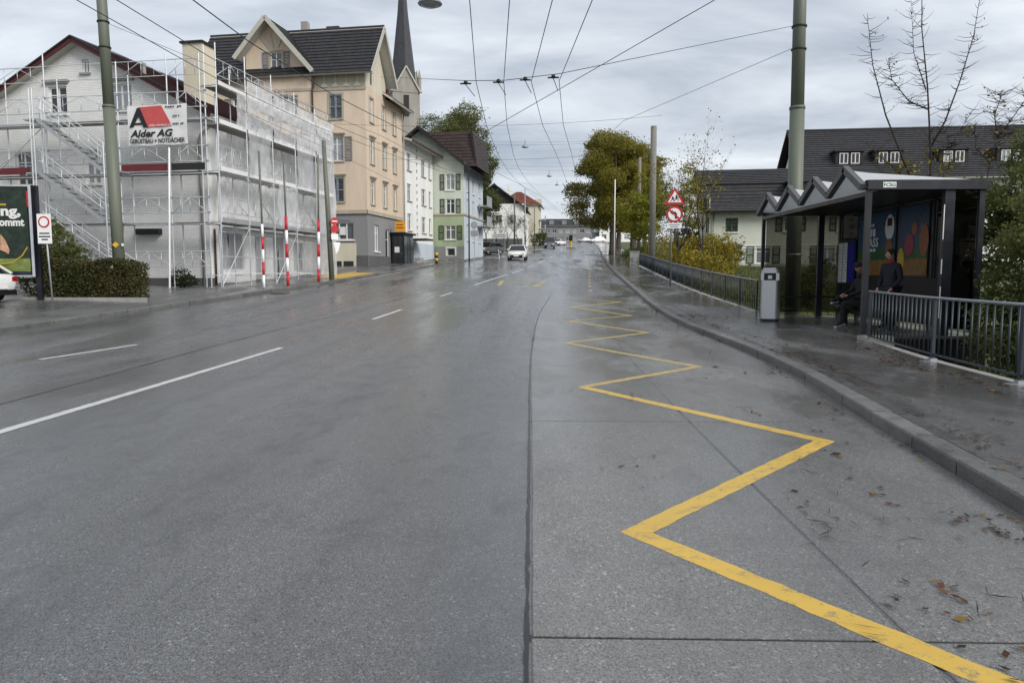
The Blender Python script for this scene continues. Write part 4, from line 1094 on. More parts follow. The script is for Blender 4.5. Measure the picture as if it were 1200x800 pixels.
for u in (3.9, 7.3, 12.8, 17.6, 23):
    d = MB().box(u-1.2, u+1.2, 1.05, 4.2, hz(196.5), hz(181)).build('dormer', 'slat_dark', rb)
    MB().box(u-1.35, u+1.35, .85, 4.6, hz(181), hz(179)).build('dormer_roof', 'tile_grey', d)
    for s in (-.5, .5): window(d, 0, 1.0, 0, u + s, hz(195), .75, .98, depth=.05, frame='white_trim', mull=1, trans=False)
MB().box(-.6, 31, -.95, -.8, hz(216), hz(214.5)).build('gutter', 'gutter', HB)
facade(HB, 28.5, -.4, 0, 6, -2, hz(190), [dict(u=2, z=hz(240), w=1, h=1.2, **sgd)], 'render_white')
HC = thing('orange_roof_house', 'small white house with orange roof glimpsed far behind the signs', 'house', (24.5, 108, 4.6), R(-20))
facade(HC, 0, 0, 0, 8, -2, 6, [dict(u=2, z=3, w=1, h=1.2, mull=1)], 'render_white'); facade(HC, 0, 8, R(270), 8, -2, 8.2, [], 'render_white', clips=[(4, 8.4, .6, 1), (4, 8.4, -.6, 1)])
T, D = MB(), MB(); roof_plane(T, D, (-.5, -.5, 5.8), (8, -.5, 5.8), (8, 4, 8.6), (-.5, 4, 8.6), 10); roof_plane(T, D, (8, 8.5, 5.8), (-.5, 8.5, 5.8), (-.5, 4, 8.6), (8, 4, 8.6), 10)
rc = T.build('roof', 'tile_red', HC, fix=False); D.build('roof_deck', 'soffit', rc)

# ------------------------------------------------------------------ scaffold round the brick house
SC = thing('scaffold', 'galvanised steel scaffold with stairs and decks wrapping the white house', 'scaffold', (-14.75, 34.0, .98), ROT_W)
def tubep(name, a, b, r=.03, mat='galv', parent=SC):
    """straight tube as a part; shared unit mesh scaled along its length"""
    me = cached(('tube', mat, r), lambda: MB().tube([(0, 0, 0), (0, 0, 1)], r, 7).mesh(name, mat, smooth=True))
    a, b = Vector(a), Vector(b); d = b - a
    o = link(name, me, parent, a); o.rotation_mode = 'QUATERNION'
    o.rotation_quaternion = Vector((0, 0, 1)).rotation_difference(d.normalized()); o.scale = (1, 1, d.length)
    return o
OU = [-12.4, -9.7, -6.95, -3.3, -.85, .95]
YO, YI = -1.45, -.72
DZ = [2.8, 5.0, 7.31]
for i, u in enumerate(OU):
    top = {0: 9.9, 1: 9.9, 2: 10.3, 3: 9.8, 4: 10.0, 5: 10.3}[i]
    tubep('standard', (u, YO, -.05), (u, YO, top)); tubep('standard', (u + .02, YI, -.05), (u + .02, YI, 8.4 if i in (0, 5) else 9.4))
    MB().box(u-.08, u+.08, YO-.08, YO+.08, -.08, -.04).build('base_plate', 'galv_dull', SC)
    for z in DZ:
        tubep('transom', (u, YO, z - .08), (u, YI, z - .08), .022)
        for dz in (-.08, .42, 1.08): link('coupler', cached('coup', lambda: MB().box(-.05, .05, -.055, .055, -.04, .04).mesh('coupler', 'galv_dull')), SC, (u, YO, z + dz))
def guard(a, b, z, parent=SC):
    """lattice guard rail between two standards: two rails, uprights and diagonals"""
    a, b = Vector(a), Vector(b)
    for zz_ in (z + .42, z + 1.08): tubep('guard_rail', a + Vector((0, 0, zz_)), b + Vector((0, 0, zz_)), .019)
    m = a.lerp(b, .5)
    for t in (.25, .5, .75):
        q = a.lerp(b, t); tubep('rail_upright', q + Vector((0, 0, z + .42)), q + Vector((0, 0, z + 1.08)), .013)
    tubep('rail_brace', a.lerp(b, .04) + Vector((0, 0, z + .42)), m + Vector((0, 0, z + 1.08)), .013)
    tubep('rail_brace', m + Vector((0, 0, z + 1.08)), a.lerp(b, .96) + Vector((0, 0, z + .42)), .013)
for i in range(len(OU) - 1):
    a, b = OU[i], OU[i+1]
    for k, z in enumerate(DZ):
        n = 2
        for j in range(n):
            y0 = YO + .04 + (YI - YO - .06) * j / n
            B(a + .04, b - .04, y0 + .01, y0 + (YI - YO - .06) / n - .01, z - .05, z).build('deck_board', 'deck_wood' if (i + k) % 3 else 'deck_alu', SC)
        guard((a, YO, 0), (b, YO, 0), z)
        tubep('ledger', (a, YI, z - .06), (b, YI, z - .06), .022); tubep('ledger', (a, YO, z - .1), (b, YO, z - .1), .022)
    guard((a, YO, 0), (b, YO, 0), .45)
    if i != 2: guard((a, YO + .02, 0), (b, YO + .02, 0), 8.68)
    else: tubep('ledger', (a, YO, 9.76), (b, YO, 9.76), .019); tubep('ledger', (a, YO, 9.1), (b, YO, 9.1), .019)
for a, b, z, mt in ((-12.3, -7.9, 5.03, 'toe_red'), (-3.2, -.95, 5.03, 'toe_red'), (-.75, .85, 5.03, 'slat_dark')):
    B(a, b, YO - .05, YO - .02, z + .02, z + .32).build('toe_board', mt, SC)
tubep('brace', (-6.95, YO - .03, .1), (-3.3, YO - .03, 2.75), .022); tubep('brace', (-9.7, YO - .03, 5.1), (-6.95, YO - .03, 7.25), .022)
# stairs in an extra bay in front
YS = (-2.35, -1.75)
def stair(u0, z0, u1, z1, n, nm='stair_flight'):
    root = bpy.data.objects.new(nm, None); C.objects.link(root); root.parent = SC
    for y in YS:
        MB().bar((u0, y, z0), (u1, y, z1), .04, .15).build('stringer', 'deck_alu', root)
        for dz in (.55, 1.0):
            tubep('handrail', (u0, y, z0 + dz), (u1, y, z1 + dz), .024, parent=root)
        for t in (.05, .35, .65, .95):
            q = Vector((u0, y, z0)).lerp(Vector((u1, y, z1)), t); tubep('rail_post', q, q + Vector((0, 0, 1)), .018, parent=root)
    for k in range(n):
        t = (k + .5) / n; u, z = u0 + (u1 - u0)*t, z0 + (z1 - z0)*t
        B(u - .13, u + .13, YS[0] + .03, YS[1] - .03, z - .02, z + .02).build('tread', 'deck_alu', root)
    return root
# root of a flight is a part, so give it geometry through its stringers
stair(-6.6, 7.25, -3.5, 5.0, 9); stair(-6.6, 4.95, -3.5, 2.8, 9); stair(-6.6, 2.75, -2.35, .02, 11)
for u in (-6.9, -6.75, -3.35):
    tubep('standard', (u, YS[0] - .05, -.05), (u, YS[0] - .05, 8.6 if u < -4 else 6.2)); tubep('standard', (u, YS[1] - .02, -.05), (u, YS[1] - .02, 8.3 if u < -4 else 6.2))
    for z in DZ: tubep('transom', (u, YS[0] - .05, z - .05), (u, YI, z - .05), .022)
for z in DZ[:2]: B(-3.5, -2.8, YS[0], YO - .05, z - .06, z).build('landing', 'deck_alu', SC)
for z in DZ: B(-7.3, -6.6, YS[0], YO - .05, z - .06, z).build('landing', 'deck_alu', SC)
tubep('shore', (-5.6, -2.5, 0), (-6.1, -2.2, 2.7), .03, 'steel_pole')
B(-3.35, -2.75, -2.42, -2.4, .75, 1.35).build('notice_board', 'poster_white', SC)
# white lightning-rod like pole on the gable side
tubep('white_pole', (-.9, -1.75, -.1), (-.75, -1.6, 6.0), .045, 'white_enamel')
# street side
SY = [-1.45, .9, 3.3, 5.7, 8.1, 10.4]; XI, XO = .72, 1.5
for i, y in enumerate(SY):
    top = [10.35, 10.4, 10.2, 9.9, 9.6, 9.2][i]
    tubep('standard', (XO, y, -.05), (XO, y, top)); tubep('standard', (XI, y, -.05), (XI, y, top - .4))
    MB().box(XO-.08, XO+.08, y-.08, y+.08, -.08, -.04).build('base_plate', 'galv_dull', SC)
    for z in (.55, 2.8, 5.0, 7.31, 8.62): tubep('transom', (XI, y, z - .08), (XO, y, z - .08), .022)
for i in range(len(SY) - 1):
    a, b = SY[i], SY[i+1]
    for z in (2.8, 5.0, 7.0, 8.62):
        for j in range(2):
            x0 = XI + .02 + (XO - XI - .04) * j / 2
            B(x0 + .01, x0 + (XO - XI - .04) / 2 - .01, a + .04, b - .04, z - .05, z).build('deck_board', 'deck_alu' if z in (5.0,) else 'deck_wood', SC)
        if z != 7.0: guard((XO, a, 0), (XO, b, 0), z)
        B(XO + .02, XO + .05, a + .1, b - .1, z + .01, z + .2).build('toe_board', 'banner_cloth' if z != 2.8 else 'deck_alu', SC)
    tubep('ledger', (XO, a, .55), (XO, b, .55), .022, 'white_enamel'); tubep('ledger', (XO, a, 1.3), (XO, b, 1.3), .019)
    tubep('brace', (XO + .03, a, .1), (XO + .03, b, 2.7), .02) if i % 2 == 0 else tubep('brace', (XO + .03, b, 2.9), (XO + .03, a, 4.9), .02)
def film(name, p0, p1, z0, z1, amp, mat, n=22, m=16, ph=0, sag=.0):
    """wrinkled sheet of dust film hung between two plan points"""
    mb = MB(); p0, p1 = Vector((p0[0], p0[1])), Vector((p1[0], p1[1])); d = (p1 - p0).normalized(); nr = Vector((-d.y, d.x))
    for j in range(m + 1):
        for i in range(n + 1):
            t, s = i/n, j/m; q = p0.lerp(p1, t)
            w = amp * (math.sin(t*17 + s*4 + ph) * .5 + math.sin(t*31 - s*7 + ph*2) * .3 + math.sin(s*13 + t*5 + ph) * .35 + random.uniform(-.15, .15))
            q = q + nr * w
            mb.v.append((q.x, q.y, z0 + (z1 - z0)*s - sag*math.sin(t*math.pi)*(1 if j == m else 0)))
    for j in range(m):
        for i in range(n):
            a = j*(n+1) + i; mb.f.append((a, a+1, a+n+2, a+n+1))
    return mb.build(name, mat, SC, smooth=True, fix=False)
for i in range(len(SY) - 1):
    a, b = max(SY[i], .05), SY[i+1]
    film('dust_film', (.38, a), (.38, b), .25, 2.75, .06, 'net_film_thin', ph=i)
    film('dust_film', (.40, a), (.40, b), 2.78, 5.0, .1, 'net_film', ph=i*1.7+1)
    film('dust_film', (.42, a), (.42, b), 5.02, 7.6, .09, 'net_film', ph=i*2.3+2)
    if i in (1, 3): film('dust_film', (XO + .1, a), (XO + .1, b - .4), 5.2, 7.3 + .3*i, .08, 'net_film_thin', ph=i*3.1, sag=.4)  # extra outer sheets, added to catch light on the street side
    if i == 2: film('dust_film', (XO + .1, a + .3), (XO + .1, b), 2.9, 5.1, .08, 'net_film_thin', ph=i*3.1, sag=.3)  # outer sheet added to catch light on the lower lift
    film('dust_film', (XO + .06, a), (XO + .06, b), 7.15, 8.6, .05, 'net_film', ph=i*1.1+.5)
    if i > 0: film('dust_film', (XO + .09, a), (XO + .09, b), 8.2, 9.6 - .08*i, .05, 'net_film', ph=i*.7, sag=.15)
film('dust_film', (XO + .1, 10.4), (-.3, 10.75), .3, 8.9, .12, 'net_film', ph=4)
film('dust_film', (XO + .09, 8.1), (XO + .1, 10.4), .4, 7.9, .1, 'net_film_thin', ph=5)
# bundled roll of film under the first deck
MB().tube([(.62, .1, 2.6), (.66, 3, 2.52), (.6, 6, 2.57), (.66, 10.2, 2.5)], [.12, .17, .13, .16], 9).build('film_roll', M('film_bundle', (.66, .68, .7), .4, .1, 3).name, SC, smooth=True)

# banner on the scaffold
BN = thing('scaffold_banner', 'white banner with red roof emblem reading Alder AG hung on the scaffold', 'banner', (0, 0, 0), 0)
u0, u1 = -2.75, .12; zb0, zb1 = 6.15, 7.85
BN.location = (Matrix.Rotation(ROT_W, 4, 'Z') @ Vector((u0, YO - .09, 0))) + Vector((-14.75, 34.0, .98 + zb0)); BN.rotation_euler = (0, 0, ROT_W)
bw, bh = u1 - u0, zb1 - zb0
mb = MB(); n = 16; m = 10
for j in range(m + 1):
    for i in range(n + 1): mb.v.append((bw*i/n, .012*math.sin(i*1.3 + j*.6) + .008*math.sin(j*2.1), bh*j/m + .02*math.sin(i*.9)*(1 if j in (0, m) else 0)))
for j in range(m):
    for i in range(n):
        a = j*(n+1) + i; mb.f.append((a, a+1, a+n+2, a+n+1))
mb.build('cloth', 'banner_cloth', BN, smooth=True, fix=False)
def bp(px, py): return ((px - 150) / 640 * bw, (595 - py) / 400 * bh)   # layout taken from the printed design
def poly(pts, y, mat, name):
    q = [bp(*p) for p in pts]; MB().prism(q, 'y', y - .002, y).build(name, mat, BN)
poly([(275, 213), (525, 205), (632, 410), (370, 418)], -.035, 'banner_red', 'roof_emblem')
poly([(262, 220), (295, 222), (372, 416), (325, 418), (275, 300), (215, 412), (170, 414)], -.04, 'black_enamel', 'letter_emblem')
poly([(232, 372), (322, 368), (330, 386), (226, 390)], -.043, 'black_enamel', 'letter_emblem')
def btext(t, x0, y0, x1, y1, mat='black_enamel', **k):
    a, b = bp(x0, y1), bp(x1, y0); text_on(t, a[0], a[1], b[0]-a[0], b[1]-a[1], mat, BN, y=-.037, **k)
btext('Alder AG', 175, 440, 640, 515, bold=.03, shear=.25)
btext('GERÜSTBAU + NOTDÄCHER', 170, 520, 765, 578, bold=.02)
btext('alder-bedach.ch', 385, 385, 625, 410, 'poster_white')
for y, x0, x1 in ((212, 565, 745), (305, 630, 715), (382, 640, 760)):
    for k in range(7):
        if (k*7 + y) % 5 == 0: continue
        a = x0 + (x1 - x0)*k/7; poly([(a, y + 14 + (k % 3)*3), (a + (x1-x0)/9, y + 14), (a + (x1-x0)/9, y), (a, y + (k % 2)*4)], -.037, 'black_enamel', 'small_print')

# striped warning poles leaning against the scaffold
for i, (b0, b1, t1, lab) in enumerate([((-12.0, 33.2), (-12.15, 33.6, 3.75), (-12.45, 34.3, 7.1), 'red and white striped pole nearest the white brick gable, leaning on the scaffold'),
                                       ((-11.4, 34.7), (-11.55, 35.1, 4.2), (-11.8, 35.7, 7.2), 'red and white striped pole before the dark shop doorway, middle of three'),
                                       ((-10.75, 37.5), (-10.8, 37.9, 4.25), (-10.95, 38.6, 7.6), 'red and white striped pole nearest the slim green lamp post, last of three')]):
    z0 = P(b0[1]) + .15
    t = thing('striped_pole', lab, 'pole', (b0[0], b0[1], z0), 0, 'striped warning poles')
    a = Vector((0, 0, 0)); b = Vector((b1[0]-b0[0], b1[1]-b0[1], b1[2]-z0)); e = Vector((t1[0]-b0[0], t1[1]-b0[1], t1[2]-z0))
    seg = 5
    for k in range(seg):
        MB().tube([a.lerp(b, k/seg), a.lerp(b, (k+1)/seg)], .072 if i else .06, 10).build('stripe', ('white_enamel', 'red_enamel')[(k + (i > 0)) % 2], t, smooth=True)
    MB().tube([b, e], .045, 8).build('upper_tube', 'steel_pole', t, smooth=True)

# ------------------------------------------------------------------ left edge: billboard, sign, hedge, car
def gz_(X, Y):
    s = KL(Y) - X
    return P(Y) + (.12 + .025 * max(0, min(s, 6)) if s > 0 else 0)
BB = thing('billboard', 'large billboard with forest picture and white lettering beside the hedge', 'billboard', (-17.55, 26.0, gz_(-17.5, 26)), R(4))
zb = 1.43 - BB.location.z; zt = 4.62 - BB.location.z
B(-3.6, .02, -.03, .08, zb, zt).build('backing', 'black_frame', BB)
B(-3.5, -.14, -.05, -.032, 2.05 - .6, zt - .1).build('forest_picture', 'poster_forest', BB)
B(-3.5, -.14, -.05, -.032, 1.0 , 2.05 - .602).build('lawn_picture', 'poster_lawn', BB)
B(-3.5, -.14, -.05, -.032, zb + .08, .998).build('dusk_picture', 'poster_dusk', BB)
for s in (0, 1): MB().box(-3.6, .02, -.075, -.053, (zb, zt-.05)[s], (zb+.05, zt)[s]).build('frame_rail', 'galv', BB)
B(-.07, .02, -.075, -.053, zb+.05, zt-.05).build('frame_rail', 'galv', BB); B(-.12, -.075, -.09, -.053, 3.25, 3.8).build('frame_tag', 'red_enamel', BB)
B(-.05, .12, .09, .25, -.4, zt).build('post', 'black_frame', BB); B(-3.4, -3.25, .09, .25, -.4, zt).build('post', 'black_frame', BB)
text_on('ung,', -1.35, 2.83, .98, .36, 'poster_white', BB, y=-.056, bold=.04); text_on('ommt', -1.12, 2.58, .86, .25, 'poster_white', BB, y=-.056, bold=.04)
MB().prism([(-1.2, 3.3), (-.85, 3.3), (-.85, 3.36), (-1.2, 3.36)], 'y', -.056, -.052).build('lettering', 'poster_yellow', BB)
MB().tube([(-1.25, -.055, 1.25), (-.75, -.055, 1.3), (-.4, -.055, 1.55), (-.2, -.055, 1.85)], .025, 5).build('rope_picture', 'poster_yellow', BB)
MB().prism([(-1.1, 2.3), (-.95, 2.1), (-.82, 1.75), (-.86, 1.6), (-1.0, 1.7), (-1.15, 1.75)], 'y', -.058, -.052).build('arm_picture', 'poster_skin', BB)

def disc(mb, r, y0, y1, n=28, c=(0, 0)):
    mb.prism([(c[0] + r*math.cos(2*math.pi*k/n), c[1] + r*math.sin(2*math.pi*k/n)) for k in range(n)], 'y', y0, y1); return mb
NS = thing('no_vehicles_sign', 'round red ringed traffic sign on grey post in front of the hedge', 'traffic sign', (-16.7, 25.55, gz_(-16.7, 25.5)), R(0))
MB().tube([(0, 0, -.1), (-.12, 0, 2.75)], .03, 8).build('post', 'galv_dull', NS, smooth=True)
B(-.37, .12, -.05, -.032, 2.0, 3.02).build('plate', 'white_enamel', NS)
disc(MB(), .2, -.058, -.051, c=(-.125, 2.74)).build('red_ring', 'red_enamel', NS); disc(MB(), .145, -.065, -.059, c=(-.125, 2.74)).build('white_disc', 'white_enamel', NS)
for z, w in ((2.33, .36), (2.22, .4), (2.12, .22)): B(-.125-w/2, -.125+w/2, -.055, -.051, z, z+.045).build('small_print', 'black_enamel', NS)
HG = thing('clipped_hedge', 'low clipped hedge in front of the scaffolded house', 'hedge', (-15.8, 27.0, gz_(-15.8, 27)))
pts = []
for _ in range(15000):
    x, y, z = random.uniform(-1.75, 1.45), random.uniform(-.6, .6), random.uniform(0, 1.32)
    f = random.random()
    if f < .45: y = -.6 + random.uniform(-.06, .14)
    elif f < .7: z = 1.3 + random.uniform(-.1, .1)
    elif f < .8: x = 1.42 + random.uniform(-.1, .1)
    pts.append((x + random.gauss(0, .03), y, z + .08*math.sin(x*3)))
pts = np.array(pts)
link('foliage', leaf_mesh('foliage', pts, rng.uniform(.05, .11, len(pts)), 'leaf_hedge'), HG)
m = MB()
for k in range(14): x = -1.6 + k*.22; m.tube([(x, 0, -.1), (x + random.uniform(-.1, .1), random.uniform(-.2, .2), .6), (x + random.uniform(-.2, .2), random.uniform(-.3, .3), 1.1)], [.03, .02, .01], 5)
m.box(-1.6, 1.3, -.4, .4, .02, 1.12).build('stems', 'bark_dark', HG)  # stems together with a solid dark core box inside the foliage
bush('garden_bush', 'tall leafy green bush between the billboard and the clipped hedge', (-17.3, 27.2, gz_(-17, 27)), [((-.2, 0, 1.0), (.9, .7, 1.0)), ((-.3, 0, 1.9), (.75, .6, .8)), ((.4, 0, 1.3), (.6, .5, .7)), ((-.9, 0, .8), (.8, .6, .8)), ((-.45, .1, 2.4), (.4, .4, .45))], 9000, .1, 'leaf_olive')
bush('plinth_shrub', 'small dark shrub growing at the foot of the white brick wall', (-15.6, 32.9, gz_(-15.6, 32.9)), [((0, 0, .35), (.5, .3, .4)), ((.3, 0, .25), (.4, .3, .25))], 1600, .09, 'leaf_dark')
tag(MB().box(-2.6, 2.2, -.09, .09, -.1, .1).build('hedge_edging', 'concrete', None, loc=(-15.9, 26.25, gz_(-15.9, 26.2)), rot=(0, 0, R(-3))), 'low dark kerb edging along the foot of the hedge', 'edging')

# ------------------------------------------------------------------ cars
def wheel_mesh():
    t = cached('tyre', lambda: MB().lathe([(.2, -.1), (.29, -.105), (.315, -.07), (.32, 0), (.315, .07), (.29, .105), (.2, .1)], 20).mesh('tyre', 'rubber', smooth=True))
    r = cached('rimm', lambda: MB().lathe([(.05, -.115), (.19, -.108), (.21, -.09), (.21, .09), (.19, .108), (.05, .115)], 14).mesh('rim', 'rim', smooth=False))
    return t, r
def car(name, label, loc, rz, paintm, kind='hatch', group=None, lights_on=False):
    """car pointing to local -y; length along y"""
    t = thing(name, label, 'car', loc, rz, group)
    suv = kind in ('suv', 'van'); Hh = {'hatch': 1.46, 'suv': 1.72, 'van': 1.95}[kind]; L2 = 2.05 if kind == 'hatch' else 2.25; hw = .89
    belt = .95 if not suv else 1.08; bon = .86 if not suv else 1.02
    st = [(-L2, .42, .52, .62), (-L2+.06, .28, .68, .80), (-L2+.25, .22, .76, .86), (-L2+.75, .2, bon-.04, .89), (-L2+1.15, .2, bon+.06, .89), (0, .2, belt, .89), (L2-.9, .2, belt+.04, .89), (L2-.35, .24, belt+.02, .86), (L2-.06, .34, belt-.05, .8), (L2, .45, belt-.2, .7)]
    mb = MB(); prof = []
    for y, zb_, zt_, w in st:
        prof.append([(-w*.8, y, zb_), (-w*.98, y, zb_+.14), (-w, y, zb_+(zt_-zb_)*.6), (-w*.94, y, zt_-.03), (-w*.8, y, zt_+.015), (0, y, zt_+.035), (w*.8, y, zt_+.015), (w*.94, y, zt_-.03), (w, y, zb_+(zt_-zb_)*.6), (w*.98, y, zb_+.14), (w*.8, y, zb_)])
    k = len(prof[0])
    for p in prof: mb.v += p
    for i in range(len(prof) - 1):
        for j in range(k):
            a, b = i*k + j, i*k + (j+1) % k; mb.f.append((a, b, b+k, a+k))
    mb.f.append(tuple(range(k))); e = (len(prof)-1)*k; mb.f.append(tuple(e + j for j in reversed(range(k))))
    mb.build('body', paintm, t, smooth=True)
    # cabin: glass with painted roof and pillars
    y0, y1 = -L2+1.05, L2-.15 if suv else L2-.2
    ry0, ry1 = -L2+1.75, (L2-.5 if suv else L2-.75)
    def ring(y, z, w): return [(-w, y, z), (w, y, z)]
    g = MB(); A = [(-.84, y0, belt), (.84, y0, belt), (.8, y1, belt+.03), (-.8, y1, belt+.03)]; Tt = [(-.63, ry0, Hh-.04), (.63, ry0, Hh-.04), (.62, ry1, Hh-.06), (-.62, ry1, Hh-.06)]
    g.add(A + Tt, [(0,1,5,4), (1,2,6,5), (2,3,7,6), (3,0,4,7), (4,5,6,7)]); g.build('glazing', 'car_glass', t)
    rf = MB().add([(-.66, ry0-.02, Hh-.045), (.66, ry0-.02, Hh-.045), (.64, ry1+.1, Hh-.065), (-.64, ry1+.1, Hh-.065), (-.56, ry0+.1, Hh), (.56, ry0+.1, Hh), (.54, ry1-.05, Hh-.02), (-.54, ry1-.05, Hh-.02)], [(0,1,5,4),(1,2,6,5),(2,3,7,6),(3,0,4,7),(4,5,6,7),(3,2,1,0)])
    rf.build('roof', paintm, t, smooth=False)
    pl = MB()
    for s in (-1, 1):
        pl.bar((s*.845, y0, belt), (s*.645, ry0, Hh-.04), .07, .05); pl.bar((s*.81, y1, belt+.03), (s*.635, ry1, Hh-.06), .16, .05)
        q = .15; pl.bar((s*.85, q, belt), (s*.65, q, Hh-.05), .08, .03)
    pl.build('pillars', paintm, t)
    tm, rm = wheel_mesh()
    for s in (-1, 1):
        for y in (-L2+.82, L2-.82):
            w = link('tyre', tm, t, (s*.79, y, .32), (0, R(90), 0)); link('rim', rm, w)
        MB().prism([(s*.82, .96), (s*1.02, .97), (s*1.03, 1.1), (s*.84, 1.08)], 'y', y0+.35, y0+.47).build('mirror', paintm, t)
        MB().prism([(s*.42, .62), (s*.79, .64), (s*.78, .77), (s*.5, .73)], 'y', -L2-.005, -L2+.35).build('headlight', 'headlight', t)
        MB().prism([(s*.5, .72), (s*.77, .7), (s*.77, .88), (s*.55, .86)], 'y', L2-.2, L2+.012).build('taillight', 'taillight', t)
        B(s*.895-.012, s*.895+.012, .12, 1.0, .68, .7).build('door_trim', 'black_enamel', t)
    MB().prism([(-.62, .24), (.62, .24), (.55, .52), (-.55, .52)], 'y', -L2-.02, -L2+.3).build('grille', 'black_enamel', t)
    MB().prism([(-.7, .24), (.7, .24), (.7, .42), (-.7, .42)], 'y', L2-.3, L2+.02).build('rear_bumper', 'black_enamel', t)
    B(-.26, .26, -L2-.03, -L2-.021, .4, .5).build('number_plate', 'white_enamel', t); B(-.26, .26, L2+.021, L2+.03, .45, .56).build('number_plate', 'white_enamel', t)
    return t
def road_pitch(o, Y, down=1):
    o.rotation_mode = 'XYZ'
c1 = car('parked_car', 'white parked hatchback cut off at the left edge below the billboard', (-19.95, 24.75, gz_(-18, 24.8)), R(-90), 'car_white')
slope = math.atan(.052)
c2 = car('oncoming_car', 'white hatchback with black grille driving towards the camera', (-1.3, 74.0, P(74)), R(-3), 'car_white'); c2.rotation_euler.x = slope
c3 = car('oncoming_van', 'dark grey tall van further up the road behind the white hatchback', (3.45, 137, P(137)), R(-4), 'car_grey', 'van'); c3.rotation_euler.x = slope
c4 = car('far_car', 'small white car just right of the grey van, far up the road', (6.1, 165, P(165)), R(-30), 'car_white')
car('far_car', 'silver car standing side on at the street end, left of the white one', (15.8, 222, P(222)), R(-75), 'car_silver', group='cars at the street end')
car('far_car', 'white car standing at the street end beneath the big tree', (18.9, 214, P(214)), R(-70), 'car_white', 'suv', group='cars at the street end')
car('parked_car', 'dark grey car parked on the pavement beyond the green house', (-4.9, 86.0, P(86)+.14), R(-32), 'car_grey', 'hatch')

# ------------------------------------------------------------------ bus shelter
SH = thing('bus_shelter', 'black framed bus shelter with zigzag roof and posters on the right pavement', 'bus shelter', (6.8, 15.4, .28))
SW_, SL_ = 2.36, 6.9; HP = 2.95
base = MB().box(-.02, SW_+.08, -.12, SL_+.1, -1.6, -.06).build('plinth', 'dark_panel', SH)
MB().box(-.1, SW_+.14, -.18, SL_+.16, -.06, 0).build('floor_slab', 'pavement', base)
def post(x, y, w=.09, d=.09, z1=HP): return MB().box(x-w/2, x+w/2, y-d/2, y+d/2, 0, z1).build('post', 'black_frame', SH)
for x, y, w, d in [(.05, .05, .1, .1), (.05, SL_-.05, .09, .09), (SW_-.06, .05, .11, .11), (SW_-.06, SL_-.06, .11, .11), (1.66, .06, .2, .12), (1.72, SL_-.06, .16, .12), (SW_-.06, 1.75, .1, .12), (SW_-.06, 3.28, .1, .12), (SW_-.06, 5.55, .1, .12)]: post(x, y, w, d)
B(-.02, SW_+.05, -.06, .1, HP, HP+.19).build('end_fascia', 'black_frame', SH)
B(-.02, SW_+.05, SL_-.1, SL_+.06, HP, HP+.19).build('end_fascia', 'black_frame', SH)
B(SW_-.1, SW_+.05, .1, SL_-.1, HP, HP+.19).build('back_fascia', 'black_frame', SH)
B(0, .1, .101, SL_-.101, HP-.12, HP-.03).build('front_beam', 'black_frame', SH)
B(.25, SW_-.11, .101, SL_-.101, HP-.02, HP+.02).build('darkening_panel', 'dark_panel', SH)  # dark panel added to keep the shelter interior dark
nb = 4; bl_ = SL_ / nb; zv, zp, zk = HP + .07, HP + .5, HP + .2
for k in range(nb):
    ya, yb = k*bl_, (k+1)*bl_; ym = (ya + yb)/2; xb = SW_ + .04; t_ = .025
    for tri in ([(-.06, ya, zv), (-.06, ym, zp), (xb, ym, zk), (xb, ya, zk)], [(-.06, ym, zp), (-.06, yb, zv), (xb, yb, zk), (xb, ym, zk)]):
        MB().add(tri + [(x, y, z - t_) for x, y, z in tri], [(0,1,2,3), (7,6,5,4), (0,4,5,1), (1,5,6,2), (2,6,7,3), (3,7,4,0)]).build('roof_panel', 'roof_milky', SH)
    MB().bar((-.1, ya, zv - .02), (-.1, ym + .03, zp + .03), .12, .14).build('zigzag_beam', 'zig_frame', SH)
    MB().bar((-.1, ym - .03, zp + .03), (-.1, yb, zv - .02), .12, .14).build('zigzag_beam', 'zig_frame', SH)
def pane(parent, x0, x1, y0, y1, z0, z1, mat='shelter_glass'): return B(x0, x1, y0, y1, z0, z1).build('pane', mat, parent)
pane(SH, .12, 1.63, SL_-.07, -.06+SL_, .12, HP-.02); pane(SH, 1.81, SW_-.12, SL_-.07, SL_-.06, .12, HP-.02)
pane(SH, 1.77, SW_-.12, .05, .06, .12, HP-.02)
for a, b in ((.12, 1.68), (1.82, 3.21), (3.35, 5.48), (5.62, SL_-.13)): pane(SH, SW_-.06, SW_-.05, a, b, .12, HP-.02)
for a, b in ((.12, 1.63), (1.81, SW_-.12)): B(a, b, SL_-.085, SL_-.045, .55, .6).build('cross_rail', 'black_frame', SH)
B(SW_-.16, SW_-.11, .12, 5.48, .1, 1.16).build('back_panel', 'dark_panel', SH)
for y0, y1 in ((1.82, 3.2), (3.36, 5.47)): B(SW_-.13, SW_-.09, y0, y1, 1.17, HP-.03).build('poster_case', 'black_frame', SH)
for z0, z1 in ((.35, 1.0), (1.25, 1.55), (1.95, 2.65)): B(1.545, 1.56, -.005, .012, z0, z1).build('reflection_strip', 'white_enamel', SH)  # white strips stand in for light reflected on the dark column
